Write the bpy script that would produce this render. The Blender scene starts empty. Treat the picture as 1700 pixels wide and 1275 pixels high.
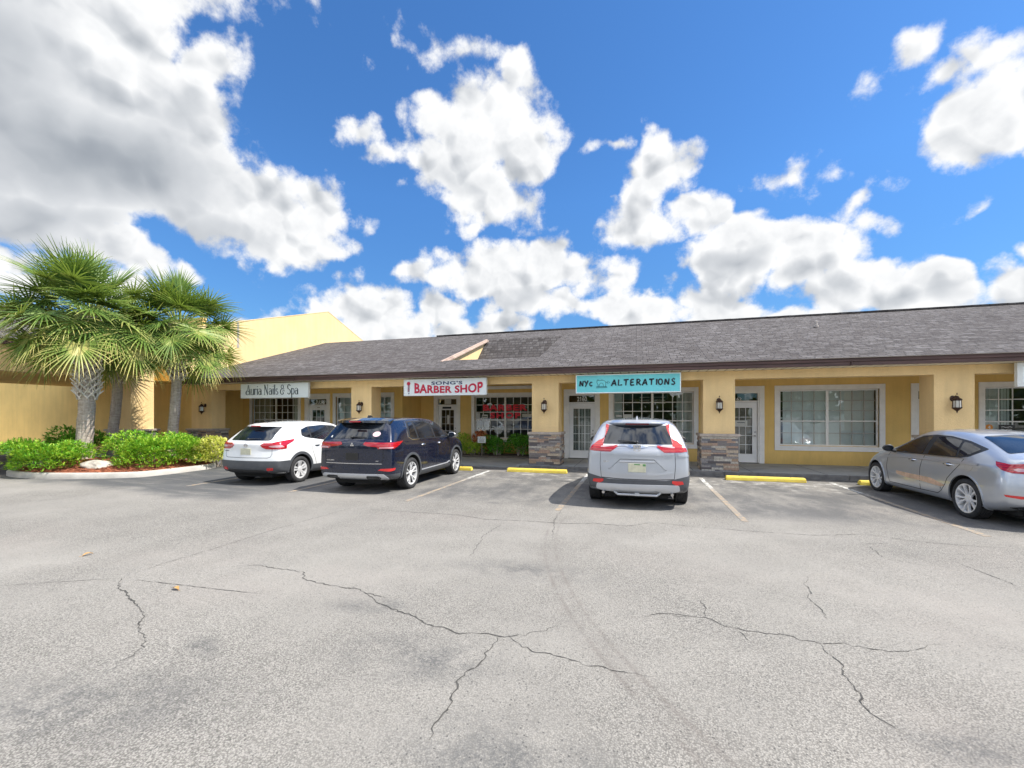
import bpy, bmesh, math, random
from math import sin, cos, pi, radians, sqrt
from mathutils import Vector, Matrix, geometry
from mathutils.bvhtree import BVHTree
random.seed(7)
SC = bpy.context.scene
COL = SC.collection
R = random.random
def U(a, b): return a + (b - a) * R()

# ------------------------------------------------------------------ materials
def new_mat(name):
    m = bpy.data.materials.new(name); m.use_nodes = True
    nt = m.node_tree; b = nt.nodes['Principled BSDF']
    return m, nt, b
def N(nt, typ, **kw):
    n = nt.nodes.new(typ)
    for k, v in kw.items(): setattr(n, k, v)
    return n
def L(nt, a, b): nt.links.new(a, b)
def ramp(nt, stops, interp='LINEAR'):
    n = N(nt, 'ShaderNodeValToRGB'); cr = n.color_ramp; cr.interpolation = interp
    while len(cr.elements) < len(stops): cr.elements.new(0.5)
    for e, (p, c) in zip(cr.elements, stops):
        e.position = p; e.color = tuple(c) + (1,) if len(c) == 3 else c
    return n
def mixc(nt, fac, a, b, bt='MIX'):
    n = N(nt, 'ShaderNodeMix', data_type='RGBA', blend_type=bt)
    for s, v in ((0, fac), (6, a), (7, b)):
        if isinstance(v, (int, float)): n.inputs[s].default_value = v
        elif isinstance(v, tuple): n.inputs[s].default_value = tuple(v) + ((1,) if len(v) == 3 else ())
        else: L(nt, v, n.inputs[s])
    return n.outputs[2]
def math_(nt, op, a, b=None, c=None, clamp=False):
    n = N(nt, 'ShaderNodeMath', operation=op, use_clamp=clamp)
    for i, v in enumerate((a, b, c)):
        if v is None: continue
        if isinstance(v, (int, float)): n.inputs[i].default_value = v
        else: L(nt, v, n.inputs[i])
    return n.outputs[0]
def maprange(nt, v, a, b, c=0.0, d=1.0, smooth=True):
    n = N(nt, 'ShaderNodeMapRange')
    if smooth: n.interpolation_type = 'SMOOTHSTEP'
    L(nt, v, n.inputs[0])
    for i, x in enumerate((a, b, c, d)): n.inputs[i + 1].default_value = x
    return n.outputs[0]
def noise(nt, vec, scale, detail=4, rough=0.5, dist=0.0):
    n = N(nt, 'ShaderNodeTexNoise'); n.inputs['Scale'].default_value = scale
    n.inputs['Detail'].default_value = detail; n.inputs['Roughness'].default_value = rough
    n.inputs['Distortion'].default_value = dist
    if vec is not None: L(nt, vec, n.inputs['Vector'])
    return n.outputs['Fac']
def pos(nt):
    return N(nt, 'ShaderNodeNewGeometry').outputs['Position']
def mapping(nt, vec, loc=(0, 0, 0), rot=(0, 0, 0), scale=(1, 1, 1), typ='POINT'):
    n = N(nt, 'ShaderNodeMapping', vector_type=typ)
    n.inputs[1].default_value = loc; n.inputs[2].default_value = rot; n.inputs[3].default_value = scale
    L(nt, vec, n.inputs[0]); return n.outputs[0]
def bump(nt, b, h, strength, dist=0.01):
    n = N(nt, 'ShaderNodeBump'); n.inputs['Strength'].default_value = strength
    n.inputs['Distance'].default_value = dist
    L(nt, h, n.inputs['Height']); L(nt, n.outputs[0], b.inputs['Normal'])

def simple(name, col, rough=0.5, metal=0.0, spec=0.5, var=0.0, vscale=3.0, coat=0.0, bumpS=0.0, bscale=60):
    m, nt, b = new_mat(name)
    b.inputs['Roughness'].default_value = rough; b.inputs['Metallic'].default_value = metal
    b.inputs['Specular IOR Level'].default_value = spec
    b.inputs['Coat Weight'].default_value = coat; b.inputs['Coat Roughness'].default_value = 0.03
    p = pos(nt)
    if var > 0:
        f = noise(nt, p, vscale, 5, 0.6)
        lo = tuple(c * (1 - var) for c in col); hi = tuple(min(1, c * (1 + var)) for c in col)
        r = ramp(nt, [(0.3, lo), (0.7, hi)]); L(nt, f, r.inputs[0]); L(nt, r.outputs[0], b.inputs['Base Color'])
    else: b.inputs['Base Color'].default_value = tuple(col) + (1,)
    if bumpS > 0: bump(nt, b, noise(nt, p, bscale, 4, 0.6), bumpS, 0.01)
    return m
M = {}
def stucco(name, col):
    m, nt, b = new_mat(name); p = pos(nt)
    big = noise(nt, p, 0.7, 4, 0.6); st = noise(nt, mapping(nt, p, scale=(5, 5, 0.5)), 1.0, 4, 0.6)
    f = math_(nt, 'ADD', math_(nt, 'MULTIPLY', big, .6), math_(nt, 'MULTIPLY', st, .4))
    r = ramp(nt, [(0.35, tuple(c * .88 for c in col)), (0.62, tuple(min(1, c * 1.06) for c in col))])
    L(nt, f, r.inputs[0])
    sp = noise(nt, p, 90, 3, 0.7)
    c2 = mixc(nt, maprange(nt, sp, .35, .75, 0, .30), r.outputs[0], tuple(c * .6 for c in col))
    c2 = mixc(nt, maprange(nt, noise(nt, mapping(nt, p, loc=(7, 3, 1)), 1.6, 5, .7), .52, .62, 0, .10), c2, tuple(min(1, c * 1.12) for c in col))
    sz_ = N(nt, 'ShaderNodeSeparateXYZ'); L(nt, p, sz_.inputs[0])
    db = maprange(nt, math_(nt, 'ADD', sz_.outputs[2], math_(nt, 'MULTIPLY', noise(nt, mapping(nt, p, scale=(6, 6, 1)), 1, 4, .7), .4)), .25, .75, .45, 0)
    c2 = mixc(nt, db, c2, tuple(c * .45 for c in col))
    rs_ = noise(nt, mapping(nt, p, scale=(7, 7, .35)), 1.0, 5, .7)
    c2 = mixc(nt, maprange(nt, rs_, .56, .72, 0, .12), c2, tuple(c * .5 for c in col))
    L(nt, c2, b.inputs['Base Color'])
    b.inputs['Roughness'].default_value = 0.9; b.inputs['Specular IOR Level'].default_value = .2
    bump(nt, b, noise(nt, p, 38, 6, 0.75), 0.8, 0.02)
    return m
M['stucco'] = stucco('yellow_stucco', (0.89, 0.65, 0.33))
M['stucco_back'] = stucco('ochre_stucco', (0.90, 0.63, 0.225))
M['white'] = simple('white_trim', (0.88, 0.88, 0.86), 0.5, var=.06, vscale=5, bumpS=.08, bscale=30)
M['door'] = simple('white_door', (0.86, 0.87, 0.87), 0.4, var=.03)
M['soffit'] = None
M['conc'] = simple('sidewalk_concrete', (0.34, 0.35, 0.34), 0.9, var=.22, vscale=1.6, bumpS=.35, bscale=120)
M['kerbc'] = simple('kerb_concrete', (0.50, 0.47, 0.42), 0.9, var=.2, vscale=2.5, bumpS=.4, bscale=60)
M['kerbd'] = simple('weathered_kerb', (0.16, 0.155, 0.15), 0.9, var=.3, vscale=6, bumpS=.4, bscale=60)
M['cap'] = simple('stone_cap', (0.42, 0.36, 0.31), 0.85, var=.2, vscale=9, bumpS=.4, bscale=50)
M['black'] = simple('black_plastic', (0.022, 0.023, 0.025), 0.45, var=.15)
M['cladding'] = simple('grey_cladding', (0.075, 0.08, 0.088), 0.42, var=.12, vscale=8)
M['under'] = simple('underbody', (0.012, 0.012, 0.012), 0.9)
M['bronze'] = simple('bronze_metal', (0.055, 0.028, 0.02), 0.45, metal=.5, var=.3, vscale=30)
M['chrome'] = simple('chrome', (0.75, 0.76, 0.78), 0.12, metal=1.0)
M['satin'] = simple('satin_metal', (0.5, 0.5, 0.5), 0.3, metal=1.0)
M['alloy'] = simple('alloy_wheel', (0.80, 0.80, 0.80), 0.3, metal=.35, var=.06, vscale=15)
M['alloyd'] = simple('dark_alloy', (0.035, 0.035, 0.038), 0.3, metal=.6)
M['silverpl'] = simple('silver_skid_plate', (0.52, 0.535, 0.56), 0.38, metal=.3, var=.05)
M['tyre'] = simple('tyre_rubber', (0.028, 0.028, 0.029), 0.85, var=.35, vscale=12)
M['plate'] = simple('plate_face', (0.62, 0.60, 0.44), 0.5, var=.12, vscale=18)
M['platedark'] = simple('plate_dark', (0.02, 0.02, 0.02), 0.3)
M['green'] = simple('plate_green', (0.12, 0.30, 0.12), 0.6)
M['signwhite'] = simple('sign_white', (0.80, 0.85, 0.84), 0.42, var=.03)
M['signedge'] = simple('sign_edge', (0.70, 0.72, 0.69), 0.5, var=.05)
M['signteal'] = simple('sign_teal', (0.16, 0.64, 0.68), 0.4, var=.10, vscale=1.2)
M['ink'] = simple('ink_black', (0.012, 0.02, 0.03), 0.5)
M['inkgrey'] = simple('ink_grey', (0.045, 0.07, 0.085), 0.5)
M['inkred'] = simple('ink_red', (0.55, 0.012, 0.05), 0.45)
M['letterred'] = simple('window_letter_red', (0.80, 0.03, 0.06), 0.5)
M['inkblue'] = simple('ink_blue', (0.01, 0.03, 0.12), 0.5)
M['inkwhite'] = simple('ink_white', (0.85, 0.86, 0.84), 0.5)
M['paper'] = simple('paper', (0.62, 0.63, 0.60), 0.8, var=.05)
M['orange'] = simple('sticker_orange', (0.75, 0.30, 0.05), 0.6)
M['pink'] = simple('sticker_pink', (0.80, 0.55, 0.58), 0.5)
M['lens'] = simple('lamp_glass', (0.55, 0.52, 0.44), 0.15, spec=.8, coat=.5)
M['blind'] = simple('blind_fabric', (0.88, 0.90, 0.88), 0.8, var=.06, vscale=9)
M['blindbright'] = simple('closed_blind', (0.95, 0.96, 0.95), 0.7, var=.03, vscale=9)
M['curtain'] = simple('curtain_cloth', (0.62, 0.58, 0.46), 0.9, var=.2, vscale=6)
M['inner'] = simple('shop_interior', (0.10, 0.085, 0.07), 0.9, var=.4, vscale=2)
M['copper'] = simple('copper_fascia', (0.46, 0.34, 0.27), 0.5, var=.35, vscale=4)
M['capmetal'] = simple('edge_metal', (0.45, 0.40, 0.36), 0.5)
M['mulch'] = simple('mulch_bark', (0.30, 0.095, 0.045), 0.95, var=.6, vscale=30, bumpS=1, bscale=50)
M['soil'] = simple('bed_soil', (0.05, 0.035, 0.025), 0.95, var=.4, vscale=20)
M['rock'] = simple('weathered_rock', (0.42, 0.38, 0.32), 0.9, var=.4, vscale=7, bumpS=.8, bscale=14)
M['deadleaf'] = simple('dead_frond', (0.30, 0.17, 0.09), 0.85, var=.4, vscale=12)
M['stripe_white'] = None

# soffit boards with dark vent slots
m, nt, b = new_mat('cream_soffit'); p = pos(nt)
wv = N(nt, 'ShaderNodeTexWave'); wv.wave_type = 'BANDS'; wv.bands_direction = 'X'
wv.inputs['Scale'].default_value = 1.3; L(nt, p, wv.inputs[0])
L(nt, mixc(nt, maprange(nt, wv.outputs['Fac'], .0, .12), (.36, .31, .22), (.74, .68, .53)), b.inputs['Base Color'])
b.inputs['Roughness'].default_value = .7; M['soffit'] = m

# brown painted fascia, weathered
m, nt, b = new_mat('brown_fascia'); p = pos(nt)
f1 = noise(nt, mapping(nt, p, scale=(.6, 6, 14)), 1.0, 5, .65)
r = ramp(nt, [(.35, (.045, .026, .024)), (.6, (.115, .062, .055)), (.8, (.22, .13, .11))]); L(nt, f1, r.inputs[0])
L(nt, r.outputs[0], b.inputs['Base Color']); b.inputs['Roughness'].default_value = .6
M['fascia'] = m

# shingle roof: staggered tabs in rows following the slope
def shingles(name, tint=1.0, cell=.33):
    m, nt, b = new_mat(name); p = pos(nt)
    warp = N(nt, 'ShaderNodeTexNoise'); warp.inputs['Scale'].default_value = 1.8; L(nt, p, warp.inputs[0])
    pw = N(nt, 'ShaderNodeVectorMath', operation='MULTIPLY_ADD')
    L(nt, warp.outputs['Color'], pw.inputs[0]); pw.inputs[1].default_value = (.08, .05, 0); L(nt, p, pw.inputs[2])
    br = N(nt, 'ShaderNodeTexBrick'); L(nt, pw.outputs[0], br.inputs['Vector'])
    br.inputs['Scale'].default_value = 1.0; br.inputs['Brick Width'].default_value = cell
    br.inputs['Row Height'].default_value = .15; br.inputs['Mortar Size'].default_value = .014
    br.inputs['Mortar Smooth'].default_value = .4; br.inputs['Bias'].default_value = 0.0
    br.offset = .37; br.offset_frequency = 3; br.squash = .6; br.squash_frequency = 2
    br.inputs['Color1'].default_value = (0, 0, 0, 1); br.inputs['Color2'].default_value = (1, 1, 1, 1)
    br.inputs['Mortar'].default_value = (.5, .5, .5, 1)
    ns = noise(nt, mapping(nt, p, scale=(2.6, 6.5, 1)), 1.0, 5, .7)
    big = noise(nt, p, .35, 4, .6)
    v = math_(nt, 'ADD', math_(nt, 'MULTIPLY', br.outputs['Color'], .44), math_(nt, 'MULTIPLY', ns, .86))
    v = math_(nt, 'ADD', v, math_(nt, 'MULTIPLY', math_(nt, 'SUBTRACT', big, .42), .3))
    t = tint
    r = ramp(nt, [(.34, (.058 * t, .050 * t, .047 * t)), (.60, (.128 * t, .114 * t, .110 * t)), (.78, (.150 * t, .137 * t, .133 * t)), (1.0, (.25 * t, .235 * t, .232 * t))])
    L(nt, v, r.inputs[0])
    gr = noise(nt, p, 130, 2, .8)
    c = mixc(nt, maprange(nt, gr, .3, .7, 0, .45), r.outputs[0], (.08 * t, .075 * t, .075 * t))
    c = mixc(nt, math_(nt, 'MULTIPLY', br.outputs['Fac'], .75), c, (.03, .027, .028))
    L(nt, c, b.inputs['Base Color']); b.inputs['Roughness'].default_value = .95
    b.inputs['Specular IOR Level'].default_value = .2
    hh = math_(nt, 'SUBTRACT', math_(nt, 'MULTIPLY', br.outputs['Color'], .6), math_(nt, 'MULTIPLY', br.outputs['Fac'], 1.0))
    bump(nt, b, math_(nt, 'ADD', hh, gr), .8, .02)
    return m
M['shingle'] = shingles('roof_shingles', 1.0)
M['shingle_dark'] = shingles('roof_shingles_worn', .78, .28)

# asphalt
m, nt, b = new_mat('worn_asphalt'); p = pos(nt)
sx = N(nt, 'ShaderNodeSeparateXYZ'); L(nt, p, sx.inputs[0]); PX, PY = sx.outputs[0], sx.outputs[1]
n_big = noise(nt, p, .22, 5, .6); n_mid = noise(nt, p, 1.3, 6, .65); n_fine = noise(nt, p, 26, 3, .7)
base = ramp(nt, [(.28, (.212, .200, .181)), (.50, (.264, .249, .224)), (.72, (.315, .297, .267))])
L(nt, math_(nt, 'ADD', math_(nt, 'MULTIPLY', n_big, .55), math_(nt, 'MULTIPLY', n_mid, .45)), base.inputs[0])
c = base.outputs[0]
vor = N(nt, 'ShaderNodeTexVoronoi'); vor.inputs['Scale'].default_value = 105; L(nt, p, vor.inputs['Vector'])
vsep = N(nt, 'ShaderNodeSeparateColor'); L(nt, vor.outputs['Color'], vsep.inputs[0])
stone = maprange(nt, vsep.outputs[0], 0, 1, .66, 1.22, False)
gap = maprange(nt, vor.outputs['Distance'], .35, .75, 1.0, .45)
wear = maprange(nt, noise(nt, p, .35, 4, .6), .35, .65, .35, 1.0)
spk = math_(nt, 'MULTIPLY', stone, gap)
spk = math_(nt, 'ADD', math_(nt, 'MULTIPLY', math_(nt, 'SUBTRACT', spk, .88), wear), 1.0)
sc_ = N(nt, 'ShaderNodeVectorMath', operation='SCALE'); L(nt, c, sc_.inputs[0]); L(nt, spk, sc_.inputs['Scale']); c = sc_.outputs[0]
# pits: sparse dark holes
v2 = N(nt, 'ShaderNodeTexVoronoi'); v2.inputs['Scale'].default_value = 42; L(nt, p, v2.inputs['Vector'])
v2s = N(nt, 'ShaderNodeSeparateColor'); L(nt, v2.outputs['Color'], v2s.inputs[0])
pit = math_(nt, 'MULTIPLY', maprange(nt, v2.outputs['Distance'], .16, .30, 1, 0), maprange(nt, v2s.outputs[1], .70, .8, 0, 1))
c = mixc(nt, math_(nt, 'MULTIPLY', pit, .62), c, (.07, .07, .068))
# pinkish / warm drifts
c = mixc(nt, maprange(nt, noise(nt, mapping(nt, p, loc=(3, 9, 0)), .3, 3, .5), .5, .75, 0, .35), c, (.32, .28, .25))
# dark stained zones: world-placed blotches broken up by noise
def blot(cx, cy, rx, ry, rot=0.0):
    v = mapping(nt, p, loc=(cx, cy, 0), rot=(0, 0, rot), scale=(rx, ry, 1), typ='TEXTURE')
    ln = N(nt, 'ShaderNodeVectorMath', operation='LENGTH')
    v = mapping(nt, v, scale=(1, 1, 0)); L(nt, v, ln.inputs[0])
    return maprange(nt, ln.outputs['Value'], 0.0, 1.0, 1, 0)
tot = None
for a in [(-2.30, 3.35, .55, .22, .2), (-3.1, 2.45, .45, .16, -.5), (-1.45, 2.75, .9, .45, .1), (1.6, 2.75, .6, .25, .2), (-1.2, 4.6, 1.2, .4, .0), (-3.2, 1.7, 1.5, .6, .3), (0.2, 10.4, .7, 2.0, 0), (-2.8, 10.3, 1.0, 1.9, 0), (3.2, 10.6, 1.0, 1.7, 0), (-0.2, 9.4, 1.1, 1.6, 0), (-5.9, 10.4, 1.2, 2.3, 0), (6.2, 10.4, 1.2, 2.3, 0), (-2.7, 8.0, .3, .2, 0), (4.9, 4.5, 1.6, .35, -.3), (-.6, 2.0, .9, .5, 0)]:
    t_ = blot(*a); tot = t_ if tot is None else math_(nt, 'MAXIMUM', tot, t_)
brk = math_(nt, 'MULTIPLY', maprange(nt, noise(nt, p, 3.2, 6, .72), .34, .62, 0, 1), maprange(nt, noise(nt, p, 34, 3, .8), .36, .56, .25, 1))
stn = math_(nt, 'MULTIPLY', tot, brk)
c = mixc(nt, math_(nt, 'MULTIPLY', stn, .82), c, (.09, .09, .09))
# white scuffs in the bays near the stops
wy = math_(nt, 'MULTIPLY', maprange(nt, PY, 10.6, 11.9, 0, 1), maprange(nt, PY, 12.5, 12.9, 1, 0))
ws = maprange(nt, noise(nt, mapping(nt, p, scale=(.8, 1.8, 1)), 2.4, 6, .75), .5, .62, 0, 1)
c = mixc(nt, math_(nt, 'MULTIPLY', math_(nt, 'MULTIPLY', wy, ws), .85), c, (.62, .60, .56))
# the bays: older, darker binder showing, strip by the kerb dark
bay = math_(nt, 'MULTIPLY', maprange(nt, PY, 7.6, 8.6, 0, 1), maprange(nt, noise(nt, mapping(nt, p, scale=(1.2, .6, 1)), .9, 6, .7), .38, .60, .15, .85))
c = mixc(nt, math_(nt, 'MULTIPLY', bay, .95), c, (.095, .094, .094))
# dark newer asphalt at the left by the island
lf = math_(nt, 'ADD', math_(nt, 'MULTIPLY', PX, .11), PY)
ed = math_(nt, 'ADD', lf, math_(nt, 'MULTIPLY', noise(nt, p, .9, 4, .6), 1.3))
lm = math_(nt, 'MULTIPLY', maprange(nt, ed, 6.1, 6.9, 0, 1), maprange(nt, PX, -6.5, -9.0, 0, 1))
lm = math_(nt, 'MULTIPLY', lm, maprange(nt, noise(nt, mapping(nt, p, scale=(.35, 1.6, 1)), 1.6, 5, .7), .3, .55, .35, 1))
c = mixc(nt, math_(nt, 'MULTIPLY', lm, .85), c, (.07, .073, .078))
# faint tyre arc
arc = N(nt, 'ShaderNodeVectorMath', operation='DISTANCE'); L(nt, p, arc.inputs[0]); arc.inputs[1].default_value = (6.695, 7.076, 0)
ar = math_(nt, 'ABSOLUTE', math_(nt, 'SUBTRACT', arc.outputs['Value'], 7.93))
arf = math_(nt, 'MULTIPLY', math_(nt, 'ADD', maprange(nt, math_(nt, 'ABSOLUTE', math_(nt, 'SUBTRACT', ar, .07)), .0, .035, 1, 0), maprange(nt, ar, .02, .22, .45, 0)), maprange(nt, n_mid, .3, .6, .4, 1))
arf = math_(nt, 'MULTIPLY', arf, maprange(nt, PX, 3.0, 1.0, 0, 1))
arf = math_(nt, 'MULTIPLY', arf, maprange(nt, PY, 7.6, 6.8, 0, 1))
c = mixc(nt, math_(nt, 'MULTIPLY', math_(nt, 'MULTIPLY', arf, maprange(nt, noise(nt, p, 2.2, 5, .7), .35, .6, .15, 1)), .38), c, (.13, .112, .10))
L(nt, c, b.inputs['Base Color']); b.inputs['Roughness'].default_value = .93; b.inputs['Specular IOR Level'].default_value = .25
bump(nt, b, math_(nt, 'ADD', math_(nt, 'MULTIPLY', spk, .7), math_(nt, 'SUBTRACT', n_fine, pit)), .55, .012)
M['asphalt'] = m
M['crack'] = simple('crack_dark', (.06, .057, .052), .95, var=.4, vscale=10)

# painted lines, chipped so that the asphalt shows
def chipped(name, c1, c2, y0, y1, chip):
    m, nt, b = new_mat(name); p = pos(nt)
    sx = N(nt, 'ShaderNodeSeparateXYZ'); L(nt, p, sx.inputs[0])
    g = maprange(nt, math_(nt, 'ADD', sx.outputs[1], math_(nt, 'MULTIPLY', noise(nt, p, 2, 3, .5), 1.2)), y0, y1, 0, 1)
    c = mixc(nt, g, c1, c2)
    n1 = noise(nt, p, 9, 6, .8)
    c = mixc(nt, maprange(nt, n1, chip, chip + .1, 0, .9), c, (.20, .19, .175))
    L(nt, c, b.inputs['Base Color']); b.inputs['Roughness'].default_value = .8
    return m
M['line'] = chipped('worn_line_paint', (.34, .255, .165), (.74, .74, .71), 11.0, 12.2, .43)
m, nt, b = new_mat('yellow_stop_paint'); p = pos(nt)
c = mixc(nt, maprange(nt, noise(nt, p, 4, 5, .7), .3, .7), (.74, .54, .07), (.84, .66, .10))
c = mixc(nt, maprange(nt, noise(nt, mapping(nt, p, scale=(1, 6, 6)), 7, 5, .75), .56, .66, 0, .8), c, (.35, .30, .22))
L(nt, c, b.inputs['Base Color']); b.inputs['Roughness'].default_value = .75; bump(nt, b, noise(nt, p, 40, 4, .7), .4, .01); M['stop'] = m

# car paint
def paint(name, col, metal=.0, rough=.35, flake=.0):
    m, nt, b = new_mat(name)
    b.inputs['Base Color'].default_value = tuple(col) + (1,)
    b.inputs['Metallic'].default_value = metal; b.inputs['Roughness'].default_value = rough
    b.inputs['Coat Weight'].default_value = 1.0; b.inputs['Coat Roughness'].default_value = .025
    tc = N(nt, 'ShaderNodeTexCoord').outputs['Object']
    f = noise(nt, tc, 2.2, 4, .6)
    lo = tuple(c * .93 for c in col)
    L(nt, mixc(nt, f, lo, tuple(min(1, c * 1.04) for c in col)), b.inputs['Base Color'])
    # road film low on the body raises roughness a little
    sx = N(nt, 'ShaderNodeSeparateXYZ'); L(nt, tc, sx.inputs[0])
    L(nt, math_(nt, 'ADD', rough, math_(nt, 'MULTIPLY', maprange(nt, noise(nt, tc, 6, 4, .7), .4, .7, 0, 1), .1)), b.inputs['Roughness'])
    return m
M['paint_white'] = paint('white_car_paint', (.80, .81, .80), 0, .35)
M['paint_dark'] = paint('midnight_blue_paint', (.004, .009, .030), .3, .22)
M['paint_silver'] = paint('silver_car_paint', (.50, .515, .55), .6, .28)
M['paint_sedan'] = paint('silver_blue_paint', (.50, .53, .575), .6, .28)
M['glass'] = None
m, nt, b = new_mat('car_glass'); tc = N(nt, 'ShaderNodeTexCoord').outputs['Object']
f = noise(nt, tc, 1.6, 3, .5); L(nt, mixc(nt, maprange(nt, f, .4, .6), (.006, .008, .012), (.020, .026, .036)), b.inputs['Base Color'])
b.inputs['Roughness'].default_value = .03; b.inputs['Specular IOR Level'].default_value = .75; b.inputs['Coat Weight'].default_value = .15
M['glass'] = m
m, nt, b = new_mat('tail_lamp_red'); tc = N(nt, 'ShaderNodeTexCoord').outputs['Object']
wv = N(nt, 'ShaderNodeTexWave'); wv.bands_direction = 'Z'; wv.inputs['Scale'].default_value = 9; L(nt, tc, wv.inputs[0])
L(nt, mixc(nt, wv.outputs['Fac'], (.28, .003, .008), (.52, .010, .016)), b.inputs['Base Color'])
b.inputs['Roughness'].default_value = .12; b.inputs['Coat Weight'].default_value = 1
M['red'] = m
M['clear'] = simple('clear_lamp', (.60, .34, .36), .1, spec=.8, coat=1)
M['reflector'] = simple('red_reflector', (.60, .02, .02), .2, coat=.8)

# window glass of the shops: mirror-like but see-through
m, nt, b = new_mat('shop_glass')
nt.nodes.remove(b); out = nt.nodes['Material Output']
gl = N(nt, 'ShaderNodeBsdfGlossy'); gl.inputs['Roughness'].default_value = .012; gl.inputs['Color'].default_value = (.86, .92, .93, 1)
tr = N(nt, 'ShaderNodeBsdfTransparent'); tr.inputs['Color'].default_value = (.80, .86, .84, 1)
fr = N(nt, 'ShaderNodeFresnel'); fr.inputs['IOR'].default_value = 1.5
bm_ = N(nt, 'ShaderNodeBump'); bm_.inputs['Strength'].default_value = .05; bm_.inputs['Distance'].default_value = .02
L(nt, noise(nt, pos(nt), 1.7, 2, .5), bm_.inputs['Height']); L(nt, bm_.outputs[0], gl.inputs['Normal'])
mx = N(nt, 'ShaderNodeMixShader'); L(nt, math_(nt, 'ADD', fr.outputs[0], .07), mx.inputs[0])
L(nt, tr.outputs[0], mx.inputs[1]); L(nt, gl.outputs[0], mx.inputs[2]); L(nt, mx.outputs[0], out.inputs[0])
M['shopglass'] = m

# foliage: tint attribute gives each leaf its own colour
def leafmat(name, ca, cb, cc, trans=.25, rough=.45):
    m, nt, b = new_mat(name)
    at = N(nt, 'ShaderNodeAttribute'); at.attribute_name = 'tint'
    r = ramp(nt, [(0, ca), (.5, cb), (1, cc)]); L(nt, at.outputs['Fac'], r.inputs[0])
    L(nt, r.outputs[0], b.inputs['Base Color']); b.inputs['Roughness'].default_value = rough
    b.inputs['Specular IOR Level'].default_value = .35
    tl = N(nt, 'ShaderNodeBsdfTranslucent'); L(nt, mixc(nt, .35, r.outputs[0], (.5, .6, .05)), tl.inputs[0])
    mx = N(nt, 'ShaderNodeMixShader'); mx.inputs[0].default_value = trans
    out = nt.nodes['Material Output']; L(nt, b.outputs[0], mx.inputs[1]); L(nt, tl.outputs[0], mx.inputs[2]); L(nt, mx.outputs[0], out.inputs[0])
    return m
M['palm'] = leafmat('palm_leaf', (.055, .13, .03), (.22, .32, .065), (.70, .60, .22))
M['shrub'] = leafmat('shrub_leaf', (.06, .22, .015), (.18, .46, .03), (.50, .66, .07), .3)
M['yshrub'] = leafmat('yellow_shrub_leaf', (.24, .38, .04), (.68, .70, .13), (.88, .84, .30), .3)
M['hedge'] = leafmat('hedge_leaf', (.04, .20, .025), (.10, .42, .04), (.30, .62, .09), .3)
M['croton'] = leafmat('croton_leaf', (.42, .05, .03), (.78, .25, .12), (.88, .62, .26), .25)
M['dracaena'] = leafmat('dark_red_leaf', (.04, .01, .012), (.11, .02, .025), (.10, .16, .03), .2)
M['lime'] = leafmat('lime_leaf', (.22, .48, .03), (.58, .78, .08), (.85, .85, .22), .3)
M['woods'] = leafmat('woods_leaf', (.02, .05, .012), (.04, .09, .02), (.07, .14, .03), .15)

m, nt, b = new_mat('palm_bark'); tc = N(nt, 'ShaderNodeTexCoord').outputs['Object']
f1 = noise(nt, mapping(nt, tc, scale=(6, 6, 26)), 1.0, 6, .7)
f2 = noise(nt, mapping(nt, tc, scale=(22, 22, 3)), 1.0, 4, .7)
r = ramp(nt, [(.3, (.17, .13, .10)), (.5, (.43, .36, .30)), (.72, (.68, .60, .52))])
L(nt, math_(nt, 'ADD', math_(nt, 'MULTIPLY', f1, .6), math_(nt, 'MULTIPLY', f2, .4)), r.inputs[0])
L(nt, r.outputs[0], b.inputs['Base Color']); b.inputs['Roughness'].default_value = .95
bump(nt, b, f1, .9, .03); M['bark'] = m
m, nt, b = new_mat('ledger_stone')
at = N(nt, 'ShaderNodeAttribute'); at.attribute_name = 'tint'
r = ramp(nt, [(0, (.13, .12, .125)), (.16, (.24, .22, .215)), (.32, (.42, .30, .21)), (.45, (.33, .31, .30)), (.60, (.56, .46, .35)), (.75, (.46, .32, .24)), (.85, (.60, .56, .49)), (.95, (.20, .205, .22))], 'CONSTANT')
L(nt, at.outputs['Fac'], r.inputs[0]); p = pos(nt); n1 = noise(nt, p, 28, 5, .7)
L(nt, mixc(nt, maprange(nt, n1, .35, .7, 0, .55), r.outputs[0], (.12, .10, .09)), b.inputs['Base Color'])
b.inputs['Roughness'].default_value = .9; bump(nt, b, n1, .8, .02); M['stone'] = m

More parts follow.
